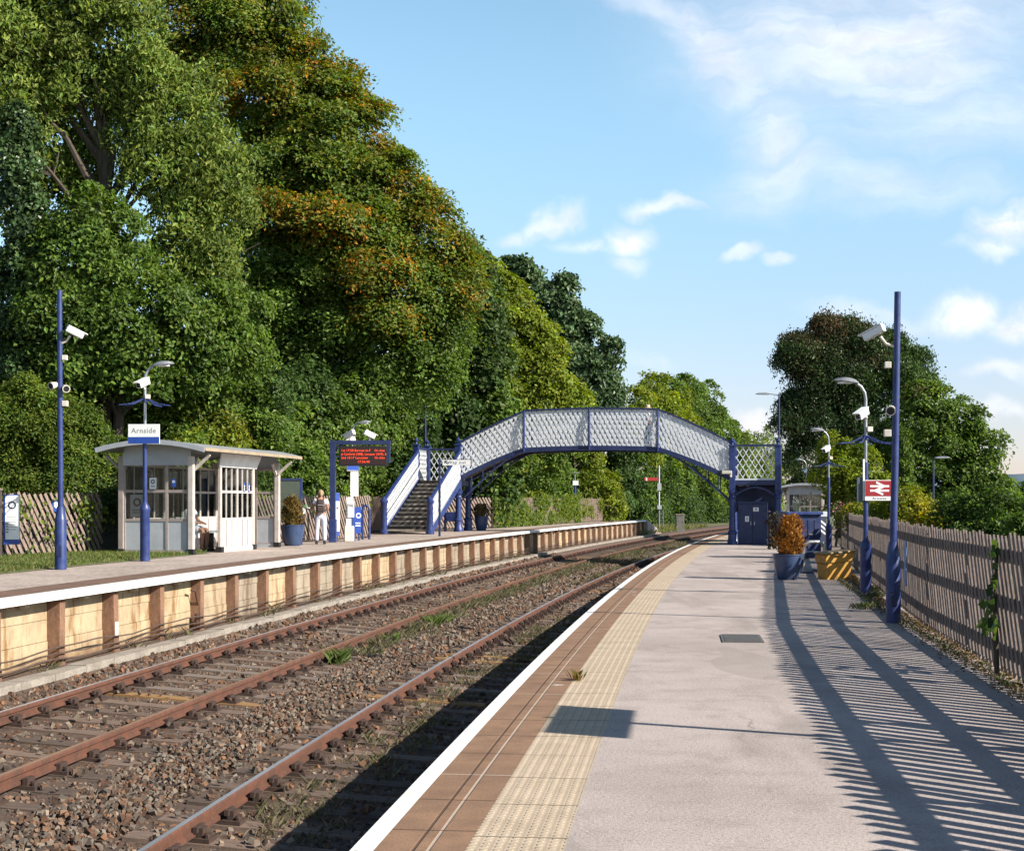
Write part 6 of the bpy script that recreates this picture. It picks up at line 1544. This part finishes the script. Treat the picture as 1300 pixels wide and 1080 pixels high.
def wnoise(scale, detail, rough, vec, mul=(1,1,1)):
    mp = W.n('ShaderNodeMapping'); W.t.links.new(vec, mp.inputs[0]); mp.inputs['Scale'].default_value = mul
    x = W.n('ShaderNodeTexNoise'); x.inputs['Scale'].default_value = scale; x.inputs['Detail'].default_value = detail; x.inputs['Roughness'].default_value = rough
    W.t.links.new(mp.outputs[0], x.inputs['Vector']); return x
nz = wnoise(16, 5, .55, P0)
vs = W.n('ShaderNodeVectorMath', operation='SUBTRACT'); W.t.links.new(nz.outputs['Color'], vs.inputs[0]); vs.inputs[1].default_value = (.5,.5,.5)
vm = W.n('ShaderNodeVectorMath', operation='MULTIPLY_ADD'); W.t.links.new(vs.outputs[0], vm.inputs[0]); vm.inputs[1].default_value = (.05,.05,0); W.t.links.new(P0, vm.inputs[2])
PW = vm.outputs[0]
def blob(px, py, rx, ry, ang=0, soft=.15, amp=1.0):
    """soft elliptical cloud around a compass bearing and height"""
    mp = W.n('ShaderNodeMapping'); mp.vector_type = 'TEXTURE'; W.t.links.new(PW, mp.inputs[0])
    mp.inputs['Location'].default_value = ((px-CX)/F, (HZ-py)/F, 0); mp.inputs['Rotation'].default_value = (0,0,R(ang)); mp.inputs['Scale'].default_value = (rx/F, ry/F, 1)
    ln = W.n('ShaderNodeVectorMath', operation='LENGTH'); W.t.links.new(mp.outputs[0], ln.inputs[0])
    return W.ss(ln.outputs['Value'], 1.0, soft, 0, amp)
def total(bl):
    a = bl[0]
    for b in bl[1:]: a = W.m('MAXIMUM', a, b)
    return a
streak = W.m('MULTIPLY', W.ss(wnoise(8, 6, .55, PW, (.5,2.2,1)).outputs['Fac'], .28, .72, .40, 1), W.ss(wnoise(34, 8, .65, PW, (.35,1.9,1)).outputs['Fac'], .25, .62, .55, 1))
cir = total([blob(1110,70,400,175,-4,0,.80), blob(925,75,190,75,-42,0,.85), blob(985,160,95,130,-25,0,.75), blob(990,222,150,66,12,0,.85), blob(1110,235,250,52,-2,0,.65),
             blob(1250,140,240,100,8,0,.62), blob(820,5,130,45,-15,0,.6), blob(1230,20,330,90,0,0,.75)])
cir = W.m('MULTIPLY', cir, streak)
puff = W.ss(wnoise(26, 6, .6, PW, (1,1.3,1)).outputs['Fac'], .30, .55, .3, 1)
cum = total([blob(700,281,62,22,22,0,.72), blob(650,297,38,18,0,0,.5), blob(800,296,52,28,8,0,.85), blob(752,305,60,15,0,0,.6), blob(845,260,62,18,0,0,.7), blob(800,325,34,22,0,0,.5),
             blob(940,325,44,13,12,.2,.5), blob(988,332,30,14,0,.2,.45), blob(1275,285,68,38,8,.1,.95), blob(1250,315,50,18,0,.1,.6), blob(1225,392,78,36,0,.1,.95), blob(1300,405,60,38,0,.1,.85), blob(1110,400,120,26,0,.1,.35),
             blob(1280,470,90,20,0,.1,.5), blob(820,455,60,20,0,.1,.25), blob(960,540,40,20,0,.2,.7), blob(1270,520,90,18,0,.1,.45)])
cum = W.m('MULTIPLY', cum, puff)
mask = W.m('MAXIMUM', cir, cum)
gen = W.m('MULTIPLY', W.ss(wnoise(2.4, 7, .6, geo, (1,1,2.2)).outputs['Fac'], .60, .76, 0, .5), W.ss(W.m('ABSOLUTE', gx), .45, .60))
mask = W.m('MAXIMUM', mask, gen, clamp=True)
SKYMUL = (1.0, 1.0, 1.0)
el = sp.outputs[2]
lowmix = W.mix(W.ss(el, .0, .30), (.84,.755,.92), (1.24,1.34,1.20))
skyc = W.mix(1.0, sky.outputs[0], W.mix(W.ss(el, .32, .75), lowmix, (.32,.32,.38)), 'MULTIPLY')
CLOUDC = (7.0, 6.75, 6.95)
cshade = W.ss(wnoise(30, 5, .55, PW, (.8,1.6,1)).outputs['Fac'], .35, .65)
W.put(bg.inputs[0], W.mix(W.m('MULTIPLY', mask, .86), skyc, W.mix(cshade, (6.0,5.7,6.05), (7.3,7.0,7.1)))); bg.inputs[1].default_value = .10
vs_ = scene.view_settings; vs_.view_transform = 'Standard'; vs_.look = 'None'; vs_.gamma = 1; vs_.use_curve_mapping = False; vs_.exposure = .90
scene.render.engine = 'CYCLES'
cy = scene.cycles; cy.use_denoising = True; cy.denoiser = 'OPENIMAGEDENOISE'; cy.max_bounces = 6; cy.diffuse_bounces = 3; cy.glossy_bounces = 3; cy.transparent_max_bounces = 12; cy.transmission_bounces = 4
cy.use_adaptive_sampling = True; cy.adaptive_threshold = .01; cy.sample_clamp_indirect = 6
